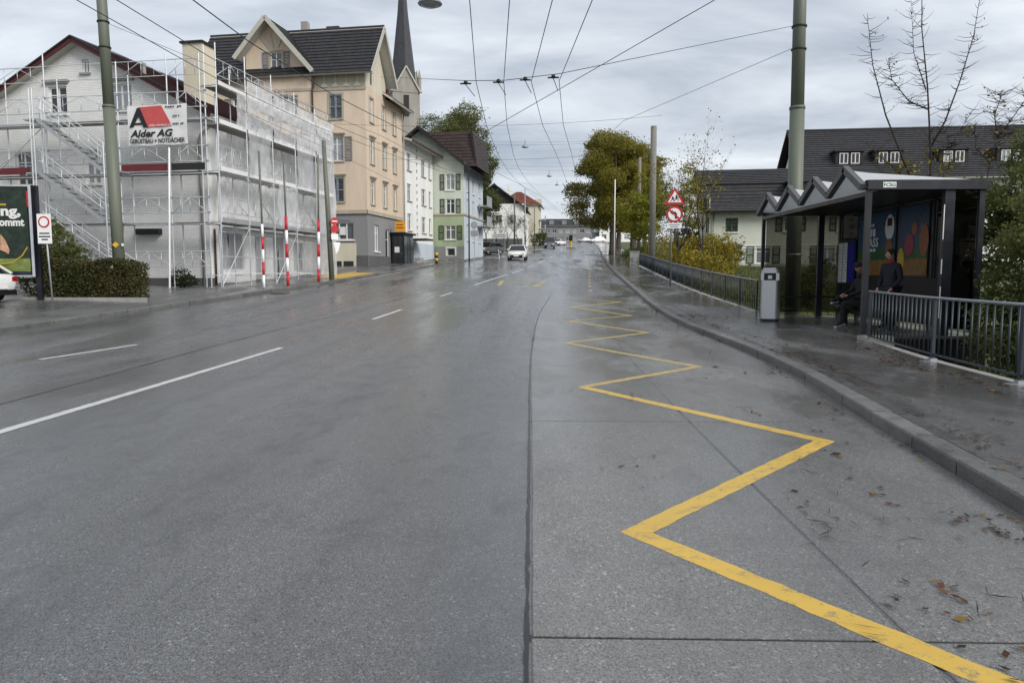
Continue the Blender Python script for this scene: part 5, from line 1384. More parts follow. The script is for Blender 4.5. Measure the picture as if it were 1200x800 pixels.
# two advertising posters: sky, hedge and wheat field with plain fruit shapes and lettering
def poster(name, label, y0, y1, kind):
    xf = 6.8 + SW_ - .14
    t = thing(name, label, 'poster', (xf, 15.4 + y1, .28 + 1.22), R(-90))
    w, h = y1 - y0, 1.62                                # local x runs from the far end to the near end
    B(0, w, 0, .008, h*.28, h).build('sky_print', 'poster_sky', t)
    n = 14; B(0, w, -.003, -.0005, h*.2, h*.42).build('hedge_print', 'poster_green', t)
    MB().prism([(0, 0), (w, 0)] + [(w - w*k/n, h*.23 + (.03 if k % 2 else 0)) for k in range(n+1)], 'y', -.006, -.004).build('field_print', 'poster_field', t)
    def ell(cx, cz, rx, rz, m, nm): MB().prism([(cx + rx*math.cos(a*.314), cz + rz*math.sin(a*.314)) for a in range(20)], 'y', -.011, -.008).build(nm, m, t)
    if kind == 0:
        text_on('SPASS', w*.16, h*.45, w*.42, .24, 'poster_white', t, y=-.012, bold=.02)
        for zz_, ww, hh in ((.62, .34, .2), (.78, .3, .07), (.38, .36, .07)):
            for q in range(4): B(w*.17 + w*ww*q/4, w*.17 + w*ww*(q+.75)/4, -.012, -.009, h*zz_, h*zz_+hh).build('lettering', 'poster_white', t)
        ell(w*.86, h*.74, .24, .32, 'poster_white', 'badge'); ell(w*.86, h*.44, .18, .2, 'poster_orange', 'fruit_print'); B(w*.8, w*.92, -.014, -.012, h*.76, h*.88).build('badge_mark', 'wood_red', t)
    else:
        ell(w*.38, h*.45, .22, .26, 'poster_pink', 'fruit_print'); ell(w*.1, h*.22, .16, .3, 'poster_yellow', 'fruit_print'); ell(w*.88, h*.5, .2, .38, 'poster_orange', 'fruit_print'); ell(w*.55, h*.68, .14, .16, 'poster_orange', 'fruit_print')
    return t
poster('advertising_poster', 'poster with the word SPASS on blue sky inside the shelter', 3.38, 5.45, 0)
poster('advertising_poster', 'poster with pink and yellow fruit shapes inside the shelter, nearer one', 1.84, 3.18, 1)
tt = thing('timetable_board', 'timetable board with white sheets and blue strip at the shelter end', 'notice board', (6.8 + SW_ - .16, 15.4 + 6.72, .28 + .95), R(-90))
B(0, 1.15, 0, .03, 0, 1.25).build('backing', 'black_frame', tt)
for a, b, m in ((.05, .3, 'poster_white'), (.35, .62, 'poster_white'), (.66, 1.1, 'poster_blue')):
    q = B(a, b, -.008, -.001, .06, 1.18).build('sheet', m, tt)
    if m == 'poster_white':
        for k in range(12): B(a+.03, b-.03-.04*(k % 3), -.011, -.0085, .15 + k*.08, .17 + k*.08).build('print_line', 'galv_dull', q)
bn = thing('shelter_bench', 'dark slatted bench inside the bus shelter', 'bench', (6.8, 15.4, .28))
for k in range(4): B(.86 + k*.115, .96 + k*.115, .9, 3.6, .44, .475).build('seat_slat', 'black_frame', bn)
for y in (1.1, 3.4):
    MB().box(.88, 1.3, y-.03, y+.03, .38, .438).box(1.05, 1.13, y-.03, y+.03, 0, .38).build('leg', 'black_frame', bn)
stk = thing('roof_sticker', 'small white and green sticker on the shelter fascia', 'sticker', (6.8 + .28, 15.4 - .062, .28 + HP + .035))
B(0, .26, -.003, .001, 0, .11).build('backing', 'white_enamel', stk); text_on('FCSG', .015, .022, .23, .066, M('sticker_green', (.02, .2, .08), .4, .1, 3).name, stk, y=-.0045, bold=.01)
blk = MB().box(-.28, .3, -.18, .18, -.3, .12); tag(blk.build('stone_block', 'concrete', None, loc=(6.9, 15.0, .18)), 'pale stone block at the foot of the front shelter post', 'block')

# ------------------------------------------------------------------ litter bin
BI_S = .88
BI = thing('litter_bin', 'tall brushed steel litter bin beside the shelter', 'bin', (6.36, 19.9, P(19.9) + .15), R(-25))
def rrect(w, d, r, n=5):
    o = []; w *= BI_S
    for cx, cy, a0 in ((w/2-r, d/2-r, 0), (-w/2+r, d/2-r, 90), (-w/2+r, -d/2+r, 180), (w/2-r, -d/2+r, 270)):
        for k in range(n+1): a = R(a0 + 90*k/n); o.append((cx + r*math.cos(a), cy + r*math.sin(a)))
    return o
MB().prism(rrect(.5, .4, .1), 'z', 0, .07).build('foot', 'black_enamel', BI)
MB().prism(rrect(.54, .44, .12), 'z', .07, 1.08).build('body', 'bin_steel', BI, smooth=False)
MB().prism(rrect(.5, .4, .11), 'z', 1.08, 1.27).build('opening', 'dark_panel', BI)
MB().prism(rrect(.54, .44, .12), 'z', 1.27, 1.36).prism(rrect(.46, .36, .11), 'z', 1.36, 1.41).build('lid', 'bin_steel', BI)
for s in (-1, 1): B(s*.19-.04, s*.19+.04, -.21, .21, 1.08, 1.27).build('side_cheek', 'bin_steel', BI)
B(-.05, .05, -.215, -.201, 1.12, 1.21).build('pictogram', 'poster_white', BI)

# ------------------------------------------------------------------ railings
def railing(name, label, line, h, post_ys, spacing, base_w=.38, thick=.014):
    root = thing(name, label, 'railing', (line[0][0], line[0][1], P(line[0][1]) + .16)); o0 = root.location
    def at(y):
        return float(np.interp(y, [p[1] for p in line], [p[0] for p in line]))
    def pt(y, z): return Vector((at(y), y, P(y) + .16 + z)) - o0
    ya, yb = line[0][1], line[-1][1]
    bar_me = MB().tube([(0, 0, 0), (0, 0, 1)], thick, 6).mesh('bar', 'railing_paint', smooth=True)
    post_me = MB().box(-.022, .022, -.03, .03, 0, 1).mesh('post', 'railing_paint')
    for y in post_ys:
        p = link('post', post_me, root, pt(y, 0), None, (1, 1, h - .01)); MB().box(-.16, .1, -.07, .07, 0, .018).box(-.05, .05, -.045, .045, .018, .06).build('foot_plate', 'galv_dull', root, loc=pt(y, 0))
    y = ya + spacing * .5
    while y < yb:
        if min(abs(y - q) for q in post_ys) > .06:
            link('bar', bar_me, root, pt(y, .13), None, (1, 1, h - .15))
        y += spacing
    for nm, z, r, m in (('top_rail', h, .024, 'rail_top'), ('bottom_rail', .12, .018, 'railing_paint')):
        n = max(2, int((yb - ya) / 1.0)); MB().tube([pt(ya + (yb - ya)*k/n, z) for k in range(n+1)], r, 7).build(nm, m, root, smooth=True)
    return root
railing('near_railing', 'dark metal bar railing at the right edge in front of the shelter', [(5.98, 6.9), (6.12, 9.36), (6.3, 11.74), (6.75, 15.0)], 1.0, [6.95, 9.36, 11.74, 14.95], .19, thick=.015)
railing('far_railing', 'long dark metal railing running from the shelter up the pavement', [(6.8, 22.5), (6.8, 30), (6.95, 36), (7.5, 46), (8.1, 56)], .95, [22.55 + 1.85*k for k in range(19)], .185)
def coping(label, f, y0, y1, w, dz):
    mb = MB(); n = int((y1 - y0) / 1.0)
    for k in range(n + 1):
        y = y0 + (y1 - y0)*k/n; x = f(y); z = P(y) + dz
        mb.v += [(x - w*.6, y, z - .25), (x - w*.6, y, z), (x + w*.4, y, z + .004), (x + w*.4, y, z - .9)]
    for k in range(n):
        for j in range(3): a = 4*k + j; mb.f.append((a, a+1, a+5, a+4))
    mb.f.append((0, 1, 2, 3)); mb.f.append(tuple(4*n + j for j in (3, 2, 1, 0)))
    return tag(mb.build('wall_coping', 'concrete', None), label, 'wall')
nl = lambda y: float(np.interp(y, [6.9, 9.36, 11.74, 15.0], [5.98, 6.12, 6.3, 6.75])); fl = lambda y: float(np.interp(y, [22.5, 30, 36, 46, 56], [6.8, 6.8, 6.95, 7.5, 8.1]))
coping('pale concrete wall top carrying the near railing', nl, 3, 14.75, .42, .165); coping('concrete wall top carrying the long far railing', fl, 22.4, 56, .4, .165)

# ------------------------------------------------------------------ poles
def pole(name, label, loc, h, r0, r1, mat, lean=(0, 0), ring=None, clamps=(), group=None, step=None):
    t = thing(name, label, 'pole', loc, 0, group); L = Vector((lean[0], lean[1], h))
    if step:
        a = L * (step / h)
        MB().tube([(0, 0, -.4), a], [r0, r0*.97], 20).build('lower_shaft', mat, t, smooth=True)
        MB().tube([a - L.normalized()*.05, a + L.normalized()*.04], r0*1.04, 20).build('collar', mat, t, smooth=True)
        MB().tube([a, L], [r0*.88, r1], 20).build('upper_shaft', mat, t, smooth=True)
    else: MB().tube([(0, 0, -.4), L*.5, L], [r0, (r0+r1)/2, r1], 14).build('shaft', mat, t, smooth=True)
    for z in clamps:
        q = L * (z / h); MB().tube([q - Vector((0, 0, .025)), q + Vector((0, 0, .025))], r0*1.0, 16).build('clamp', 'wire', t, smooth=True)
    if ring: MB().tube([(0, 0, -.1), (0, 0, ring)], r0*1.35, 20).build('foot_ring', 'concrete', t, smooth=True)
    return t
PR = pole('overhead_line_pole', 'thick grey green steel pole rising behind the bus shelter', (8.55, 24.5, P(24.5) + .1), 12.5, .235, .185, 'steel_pole', (-.12, 0), None, (8.2, 8.9), 'overhead line poles', 6.4)
MB().tube([(0, 0, 1.7), (0, 0, 1.78)], .25, 18).build('band', 'galv_dull', PR, smooth=True)
PL = pole('overhead_line_pole', 'thick grey green steel pole with yellow diamond behind the hedge', (-15.4, 27.6, gz_(-15.5, 27.6)), 13, .215, .17, 'steel_pole', (-.25, 0), None, (9.1, 10.0), 'overhead line poles', 7.0)
dm = MB().prism([(-.13, 1.95), (0, 1.84), (.13, 1.95), (0, 2.06)], 'y', -.236, -.225).build('yellow_diamond', 'yellow_enamel', PL); B(.2, .28, -.2, -.18, 1.9, 2.0).build('number_tag', 'white_enamel', PL)
pole('slim_post', 'slim green lamp post with red round sign before the grey shop', (-10.9, 40.6, P(40.6) + .15), 7.4, .15, .11, 'steel_pole', (-.3, 0))
NE = thing('no_entry_sign', 'small red round signs and white plate on the slim green post', 'traffic sign', (-10.9, 40.6, P(40.6) + .15), R(35))
for z in (3.08, 2.66): disc(MB(), .21, -.3, -.28, c=(.1, z)).build('red_disc', 'red_enamel', NE)
B(-.05, .25, -.31, -.301, 3.05, 3.11).build('white_bar', 'white_enamel', NE); B(-.1, .3, -.3, -.285, 2.1, 2.4).build('plate', 'white_enamel', NE)
MB().prism([(.0, 1.95), (.4, 1.95), (.3, 1.5), (.15, 1.3), (.1, 1.6)], 'y', -.3, -.285).build('arrow_plate', 'white_enamel', NE)
MB().bar((0, -.1, 2.3), (.2, -.29, 2.3), .04, .04).build('bracket', 'galv_dull', NE)
poleset = [('dark post in front of the green house', (-5.75, 69.5), 8.6, .07, .05, 'black_enamel'), ('grey mast rising among the bare street trees', (-2.2, 100), 7.7, .12, .09, 'steel_pole'), ('pale mast with light top left of the cream house', (-.9, 112), 9.0, .09, .07, 'galv_dull'), ('thin mast in front of the cream house', (.6, 128), 7.5, .1, .07, 'steel_pole')]
for lab, (x, y), h, a, b, m in poleset: pole('street_mast', lab, (x, y, P(y) + .14), h, a, b, m, group='masts along the left pavement')
pole('concrete_pole', 'thick concrete pole standing among yellow shrubs beyond the railing', (8.15, 50.5, P(50.5)), 9.6, .22, .2, 'concrete_pole', (-.03, 0), group='poles along the right pavement')
pole('concrete_pole', 'slimmer pale pole left of the thick concrete pole', (9.75, 68, P(68)), 9.3, .16, .13, 'concrete_pole', group='poles along the right pavement')
pole('flag_mast', 'thin white mast under the big plane tree', (9.0, 81, P(81) + .1), 8.2, .07, .05, 'white_enamel', group='poles along the right pavement')
pole('concrete_pole', 'grey pole with a wire arm behind the traffic signs', (15.9, 66, P(66)), 6.8, .17, .14, 'concrete_pole', group='poles along the right pavement')

# traffic signs on the right
TS = thing('traffic_sign', 'red triangle children warning above no left turn sign and plate', 'traffic sign', (6.55, 34.5, P(34.5) + .1), R(-5))
MB().tube([(-.12, .06, -.2), (-.12, .06, 3.95)], .035, 8).build('post', 'steel_pole', TS, smooth=True)
zc0 = 320; tz = lambda y: (320 - y) * 34.5 / 870 + 1.55 - (P(34.5) + .1)
def tri(r, y0, y1, m, nm): 
    h_ = tz(222) - tz(241.5); mid = tz(241.5) + h_*.38; MB().prism([(r*.47, mid - h_*.38*r*1.0), (0, mid + h_*.62*r), (-r*.47, mid - h_*.38*r)], 'y', y0, y1).build(nm, m, TS)
tri(1.0, -.03, -.02, 'red_enamel', 'triangle'); tri(.66, -.04, -.031, 'white_enamel', 'triangle_field')
zm = tz(236.5)
for dx, sc_ in ((.08, 1), (-.09, .75)):
    m_ = MB(); 
    disc(m_, .035*sc_, -.05, -.041, 10, (dx, zm + .2*sc_)); m_.prism([(dx-.04, zm+.16*sc_), (dx+.05, zm+.16*sc_), (dx+.03, zm+.04*sc_), (dx-.04, zm+.04*sc_)], 'y', -.05, -.041)
    m_.bar((dx-.02, -.045, zm+.06*sc_), (dx-.13*sc_, -.045, zm-.06), .03, .01, (0,1,0)).bar((dx+.02, -.045, zm+.06*sc_), (dx+.12*sc_, -.045, zm-.03), .03, .01, (0,1,0)).bar((dx, -.045, zm+.14*sc_), (dx+.12*sc_, -.045, zm+.1*sc_), .022, .01, (0,1,0))
    m_.build('figure', 'black_enamel', TS)
zc1 = tz(252.5); disc(MB(), .37, -.03, -.02, c=(0, zc1)).build('red_disc', 'red_enamel', TS); disc(MB(), .28, -.04, -.031, c=(0, zc1)).build('white_disc', 'white_enamel', TS)
MB().prism([(-.2, zc1+.1), (-.08, zc1+.2), (-.08, zc1+.13), (.06, zc1+.1), (.12, zc1), (.12, zc1-.2), (.03, zc1-.2), (.02, zc1-.02), (-.08, zc1+.03), (-.08, zc1-.02)], 'y', -.05, -.041).build('arrow', 'black_enamel', TS)
MB().bar((-.24, -.055, zc1+.22), (.24, -.055, zc1-.22), .06, .008, (0,1,0)).build('red_slash', 'red_enamel', TS)
zq = tz(268.5); B(-.33, .33, -.04, -.025, zq, zq + .24).build('plate', 'white_enamel', TS)
for z, w in ((zq+.14, .5), (zq+.05, .36)): B(-w/2, w/2, -.046, -.041, z, z+.045).build('small_print', 'galv_dull', TS)
SB = thing('sign_back', 'round grey traffic sign seen from behind by the green house', 'traffic sign', (-5.35, 70.5, P(70.5) + .12), R(-8))
MB().tube([(0, .05, -.1), (0, .05, 3.6)], .035, 8).build('post', 'galv_dull', SB); disc(MB(), .34, -.02, 0, c=(0, 3.25)).build('disc', 'galv_dull', SB); MB().box(-.35, .35, -.02, 0, 2.2, 2.75).build('plate', 'galv_dull', SB)
BO = thing('marker_post', 'short black and yellow marker post on the left pavement', 'bollard', (-7.75, 61.2, P(61.2) + .14))
for k, m in enumerate(('black_enamel', 'yellow_enamel', 'black_enamel', 'yellow_enamel')): MB().tube([(0, 0, k*.22), (0, 0, (k+1)*.22)], .13, 12).build('band', m, BO, smooth=True)
IS = thing('traffic_island', 'traffic island with yellow black beacon in the middle of the far road', 'traffic island', (7.05, 132, P(132)), R(-4))
MB().box(-.8, .8, -2, 2, -.1, .14).build('island_kerb', 'concrete', IS); MB().tube([(0, -1, .14), (0, -1, 1.3)], .17, 10).build('beacon_foot', 'yellow_enamel', IS); MB().box(-.3, .3, -1.2, -.9, 1.3, 2.3).build('beacon_box', 'black_enamel', IS)
CB = thing('street_cabinet', 'small grey street cabinet at the end of the long railing', 'cabinet', (7.95, 57.5, P(57.5) + .1), R(-10))
MB().box(-.35, .35, -.2, .2, 0, 1.05).build('body', 'galv_dull', CB); MB().box(-.4, .4, -.25, .25, 1.05, 1.12).build('lid', 'concrete', CB)
NB = thing('direction_sign', 'white direction board in front of the bare street trees', 'traffic sign', (-4.0, 95, P(95) + .12), R(-5))
for x in (-.7, .7): MB().tube([(x, 0, -.1), (x, 0, 2.4)], .05, 7).build('post', 'galv_dull', NB)
B(-1.0, 1.0, -.08, -.055, 1.9, 2.45).build('board', 'white_enamel', NB)
for z in (2.25, 2.05): B(-.8, .7, -.085, -.081, z, z+.08).build('small_print', 'galv_dull', NB)

# ------------------------------------------------------------------ people (one skinned body each, clothing as children)
def skin_mesh(name, verts, edges, radii, mat, root=0, sub=2):
    me = bpy.data.meshes.new(name); me.from_pydata(verts, edges, []); me.update()
    o = bpy.data.objects.new(name, me); C.objects.link(o)
    m = o.modifiers.new('skin', 'SKIN'); m.use_smooth_shade = True
    for i, r in enumerate(radii):
        sv = me.skin_vertices[0].data[i]; sv.radius = r if isinstance(r, tuple) else (r, r); sv.use_root = (i == root)
    s = o.modifiers.new('sub', 'SUBSURF'); s.levels = sub; s.render_levels = sub
    dg = bpy.context.evaluated_depsgraph_get(); dg.update()
    out = bpy.data.meshes.new_from_object(o.evaluated_get(dg))
    bpy.data.objects.remove(o); out.materials.clear(); out.materials.append(MATS[mat])
    out.polygons.foreach_set('use_smooth', [True]*len(out.polygons))
    return out
def head(parent, c, fwd, hair=None, cap=None, tilt=0):
    """head with face, ears; c = centre, fwd = rotation about z (0 faces -y)"""
    mb = MB(); n, m = 20, 14
    for j in range(m + 1):
        a = math.pi * j / m
        for i in range(n):
            t = 2*math.pi*i/n
            x, y, z = math.sin(a)*math.cos(t)*.076, math.sin(a)*math.sin(t)*.098, math.cos(a)*.118
            if z < -.02: x *= 1 + z*2.2; y = y*(1 + z*1.2) - .012
            f = max(0, -math.sin(t)) * math.sin(a)
            if f > .93 and -.045 < z < .012: y -= .022                                         # nose
            if f > .75 and .005 < z < .035 and abs(x) > .015: y += .012                        # eye sockets
            if f > .85 and -.075 < z < -.055: y -= .005                                        # mouth
            mb.v.append((x, y, z))
    for j in range(m):
        for i in range(n):
            a, b = j*n + i, j*n + (i+1) % n; mb.f.append((a, b, b+n, a+n))
    for s in (-1, 1): mb.lathe([(.004, -.03), (.014, -.015), (.016, .01), (.006, .03)], 8, (s*.078, .01, .0))
    h = mb.build('head', 'skin', parent, smooth=True, loc=c, rot=(tilt, 0, fwd))
    for s in (-1, 1): MB().lathe([(.002, -.006), (.009, 0), (.002, .006)], 8, (s*.03, -.086, .018)).build('eye', 'black_enamel', h)
    B(-.022, .022, -.094, -.088, -.064, -.058).build('mouth', 'poster_pink', h)
    if cap:
        k = MB().lathe([(.1, .035), (.104, .06), (.095, .1), (.06, .13), (.01, .138)], 16); k.prism([(-.07, -.08), (.07, -.08), (.055, -.17), (-.055, -.17)], 'z', .035, .047); k.build('cap', cap, h, smooth=False)
    if hair:
        k = MB(); k.lathe([(.08, -.03), (.094, .02), (.095, .07), (.07, .115), (.01, .132)], 16, (0, .016, 0)); k.build('hair', hair, h, smooth=True)
    return h
def hand(parent, wrist, d, up, mat='skin'):
    """palm and five unequal bent fingers along d"""
    w = Vector(wrist); d = Vector(d).normalized(); up = Vector(up); s = d.cross(up).normalized(); up = s.cross(d).normalized()
    v = [w, w + d*.045, w + d*.085]; e = [(0, 1), (1, 2)]; r = [.024, (.034, .018), (.036, .016)]
    for k, ln in enumerate((.068, .08, .076, .06)):
        b = w + d*.09 + s*((k - 1.5)*.02); i = len(v); v += [b, b + d*ln*.55 - up*.008, b + d*ln*.9 - up*.03]; e += [(2, i), (i, i+1), (i+1, i+2)]; r += [.0095, .009, .007]
    i = len(v); v += [w + d*.035 + s*-.036, w + d*.075 + s*-.058 - up*.01]; e += [(1, i), (i, i+1)]; r += [.011, .009]
    return link('hand', skin_mesh('hand', [tuple(p) for p in v], e, r, mat, 0, 1), parent)
def person(name, label, loc, rz, J, top, legs):
    """J: joints in local coordinates, person facing -y"""
    t = thing(name, label, 'person', loc, rz)
    V = ['pelvis', 'waist', 'chest', 'neck', 'headbase', 'shL', 'elL', 'wrL', 'shR', 'elR', 'wrR', 'hipL', 'knL', 'anL', 'toL', 'hipR', 'knR', 'anR', 'toR']
    rad = {'pelvis': (.17, .13), 'waist': (.15, .12), 'chest': (.19, .13), 'neck': .06, 'headbase': .055, 'sh': .085, 'el': .058, 'wr': .04, 'hip': .105, 'kn': .075, 'an': .05, 'to': .045}
    E_ = [('pelvis', 'waist'), ('waist', 'chest'), ('chest', 'neck'), ('neck', 'headbase'), ('chest', 'shL'), ('shL', 'elL'), ('elL', 'wrL'), ('chest', 'shR'), ('shR', 'elR'), ('elR', 'wrR'), ('pelvis', 'hipL'), ('hipL', 'knL'), ('knL', 'anL'), ('anL', 'toL'), ('pelvis', 'hipR'), ('hipR', 'knR'), ('knR', 'anR'), ('anR', 'toR')]
    me = skin_mesh('body', [J[k] for k in V], [(V.index(a), V.index(b)) for a, b in E_], [rad.get(k, rad.get(k[:2], rad.get(k[:3], .06))) for k in V], top)
    link('body', me, t)
    tr = ['pelvis', 'hipL', 'knL', 'anL', 'hipR', 'knR', 'anR']; te = [('pelvis', 'hipL'), ('hipL', 'knL'), ('knL', 'anL'), ('pelvis', 'hipR'), ('hipR', 'knR'), ('knR', 'anR')]
    link('trousers', skin_mesh('trousers', [J[k] for k in tr], [(tr.index(a), tr.index(b)) for a, b in te], [(.175, .14), .112, .084, .062, .112, .084, .062], legs), t)
    for s in 'LR':
        a, b = Vector(J['an'+s]), Vector(J['to'+s]); d = (b - a); hl = a - d*.3
        sh = skin_mesh('shoe', [tuple(hl), tuple(a.lerp(b, .35)), tuple(b + d*.2)], [(0, 1), (1, 2)], [.045, .05, .04], 'black_enamel', 0, 1); so = link('shoe', sh, t)
        MB().tube([hl - Vector((0, 0, .045)), b + d*.25 - Vector((0, 0, .045))], .018, 6).build('sole', 'white_trim', so)
        w, e = Vector(J['wr'+s]), Vector(J['el'+s]); hand(t, w, w - e, (0, -.3, 1))
    return t
Js = dict(pelvis=(0, .02, .56), waist=(0, .04, .74), chest=(0, .02, .98), neck=(0, -.02, 1.2), headbase=(0, -.05, 1.28), shL=(.19, 0, 1.1), elL=(.26, -.12, .84), wrL=(.12, -.34, .76), shR=(-.19, 0, 1.1), elR=(-.26, -.12, .84), wrR=(-.1, -.34, .78),
          hipL=(.1, -.02, .55), knL=(.13, -.46, .56), anL=(.12, -.44, .12), toL=(.12, -.6, .06), hipR=(-.1, -.02, .58), knR=(-.26, -.4, .68), anR=(.02, -.56, .64), toR=(.1, -.7, .62))
p1 = person('person', 'person in dark clothes and cap sitting with crossed legs in the shelter', (7.78, 17.75, .28), R(-90), Js, 'cloth_black', 'cloth_black')
head(p1, (0, -.07, 1.4), R(35), cap='cloth_navy', tilt=R(15))
MB().lathe([(.07, 1.17), (.085, 1.22), (.07, 1.27)], 12, (0, -.03, 0)).build('collar', 'cloth_navy', p1, smooth=True)
Jt = dict(pelvis=(0, 0, .92), waist=(0, .01, 1.1), chest=(0, .01, 1.3), neck=(0, -.01, 1.5), headbase=(0, -.02, 1.56), shL=(.2, .01, 1.42), elL=(.27, .02, 1.13), wrL=(.2, -.14, .95), shR=(-.2, .01, 1.42), elR=(-.27, .02, 1.13), wrR=(-.2, -.14, .95),
          hipL=(.1, 0, .88), knL=(.11, -.02, .5), anL=(.11, .02, .1), toL=(.13, -.14, .05), hipR=(-.1, 0, .88), knR=(-.11, -.02, .5), anR=(-.11, .02, .1), toR=(-.13, -.14, .05))
p2 = person('person', 'person in dark jacket standing before the posters in the shelter', (8.1, 17.0, .28), R(-70), Jt, 'cloth_navy', 'cloth_black')
head(p2, (0, -.03, 1.68), R(-10), hair='cloth_black')
MB().lathe([(.075, 1.47), (.1, 1.5), (.085, 1.56)], 12, (0, 0, 0)).build('hood_collar', 'cloth_red', p2, smooth=True)

# ------------------------------------------------------------------ overhead wires and hanging lamps
def wire(name, label, pts, r=.011, sag=0, group='overhead wires', n=10):
    P0 = [Vector(p) for p in pts]; out = []
    for a, b in zip(P0[:-1], P0[1:]):
        k = n if sag else 1
        for i in range(k): t = i/k; q = a.lerp(b, t); q.z -= 4*sag*t*(1-t); out.append(q)
    out.append(P0[-1]); o = out[0].copy()
    return tag(MB().tube([q - o for q in out], r, 5).build(name, 'wire', None, loc=o), label, 'wire', group)
fA = smooth_curve([(-12,-.1),(11,-.9),(16.6,-1.2),(22,-1.3),(35,-1.2),(50,-.5),(88,2.4),(140,6.0),(200,9.6)])
fB = smooth_curve([(-12,1.0),(11,.35),(16.4,0.0),(24,.5),(31,1.1),(42,1.9),(88,5.6),(140,9.3),(200,13)])
YW = [-12, -6, 0, 6, 11, 16.5, 22, 30, 36, 42, 50, 60, 70, 80, 88, 100, 115, 130, 140, 160, 200]
for lab, f, dx in (('leftmost contact wire of the four over the middle of the road', fA, 0), ('second contact wire from the left over the middle of the road', fA, .6), ('third contact wire from the left over the middle of the road', fB, 0), ('rightmost contact wire of the four over the middle of the road', fB, .6)):
    wire('contact_wire', lab, [(f(y) + dx, y, 5.62 + P(y)) for y in YW], .0075)
for lab, dx in (('outer contact wire over the far left lane', -6.6), ('inner contact wire over the far left lane', -6.0)):
    wire('contact_wire', lab, [(CL(y) + 5.2 + dx - 5.4*0 - .25, y, 5.62 + P(y)) for y in YW], .0075)
wire('feeder_cable', 'thick feeder cable running high above the left lane', [(CL(y) - .2 - (.9 if y < 40 else .9), y, 6.5 + P(y)) for y in YW], .012)
hang = Vector((.6, 16.3, 5.78))
wire('span_wire', 'span wire from the right pole to the contact wire hangers', [(8.4, 24.5, 9.35), tuple(hang), (-.0, 16.4, 5.74), (-.58, 16.5, 5.7), (-1.37, 16.6, 5.72), (-11.3, 57, 16.2)], .0078)
wire('pull_off_wire', 'lower pull-off wire from the right pole down towards the big tree', [(8.42, 24.5, 8.7), (3.97, 33, 8.1), (2.3, 40, 7.1)], .0078)
wire('pull_off_wire', 'slanting wire crossing the sky from upper right to the middle', [(8, 8.2, 8.3), (3.31, 14, 6.46), (-1.3, 22, 5.65)], .0078)
wire('span_wire', 'upper wire from the left pole sloping down right', [(-15.58, 27.5, 10.65), (-6.5, 33, 7.5), (-4.2, 40, 6.8)], .0078)
wire('span_wire', 'lower wire from the left pole sloping down right', [(-15.62, 27.5, 9.75), (-11, 40, 8.2), (-9.6, 55, 8.0)], .009)
wire('lamp_wire', 'wire carrying the nearest hanging street lamp', [(-15.5, 27.5, 11.7), (-3.0, 23, 10.3), (8.35, 24.5, 11.6)], .009)
for i, (y, zl, zr) in enumerate([(46, 9.2, 9.6), (55, 8.0, 8.5), (66, 10.5, 10.6), (76, 12.0, 12.0), (92, 11, 11), (110, 12, 12), (136, 11.6, 11.6)]):
    lab = ['span wire nearest beyond the shelter crossing the road', 'lower span wire level with the beige house', 'span wire level with the white apartment block', 'span wire carrying the second hanging lamp', 'span wire level with the bare street trees', 'span wire carrying the third hanging lamp', 'span wire carrying the farthest hanging lamp'][i]
    wire('span_wire', lab, [(KL(y) - 2.5, y, zl + P(y)), (KR(y) + 2.6, y, zr + P(y))], .009, .35)
m = MB()
def lamp(label, x, y, z, s=1.0):
    t = thing('street_lamp', label, 'street lamp', (x, y, z), 0, 'hanging street lamps')
    MB().lathe([(.05*s, .42*s), (.09*s, .34*s), (.13*s, .22*s), (.3*s, .1*s), (.37*s, 0), (.36*s, -.02*s)], 20).build('shade', 'galv_dull', t, smooth=True)
    MB().lathe([(.3*s, -.021*s), (.24*s, -.07*s), (.05*s, -.1*s)], 16).build('diffuser', 'pane_curtain', t, smooth=True)
    MB().tube([(0, 0, .4*s), (0, 0, .75*s)], .02, 6).build('hanger', 'wire', t)
    return t
lamp('nearest hanging street lamp at the top edge of the sky', -3.04, 23, 9.58)
lamp('second hanging street lamp left of the big tree', (615-622)/870*76, 76, (320-176)/870*76 + 1.55)
lamp('third hanging street lamp, smaller, further up the street', (643-622)/870*110, 110, (320-209)/870*110 + 1.55, 1.1)
lamp('farthest hanging street lamp, tiny above the road', (652-622)/870*136, 136, (320-219)/870*136 + 1.55, 1.1)
for i, (x, y, z) in enumerate([(.6, 16.3, 5.7), (0, 16.4, 5.68), (-.58, 16.5, 5.66), (-1.3, 16.6, 5.66)]):
    lab = ['rightmost', 'second from right', 'second from left', 'leftmost'][i]
    t = thing('wire_hanger', lab + ' black insulator hanger on the nearest span wire', 'hanger', (x - .13, y, z), 0, 'contact wire hangers')
    MB().lathe([(.015, .07), (.04, .055), (.05, .01), (.02, -.02)], 10).build('insulator', 'black_enamel', t, smooth=True); MB().tube([(0, 0, -.02), (.13, .9, -.06)], .008, 5).tube([(-.12, 0, 0), (.12, 0, 0)], .018, 6).build('arm', 'wire', t)

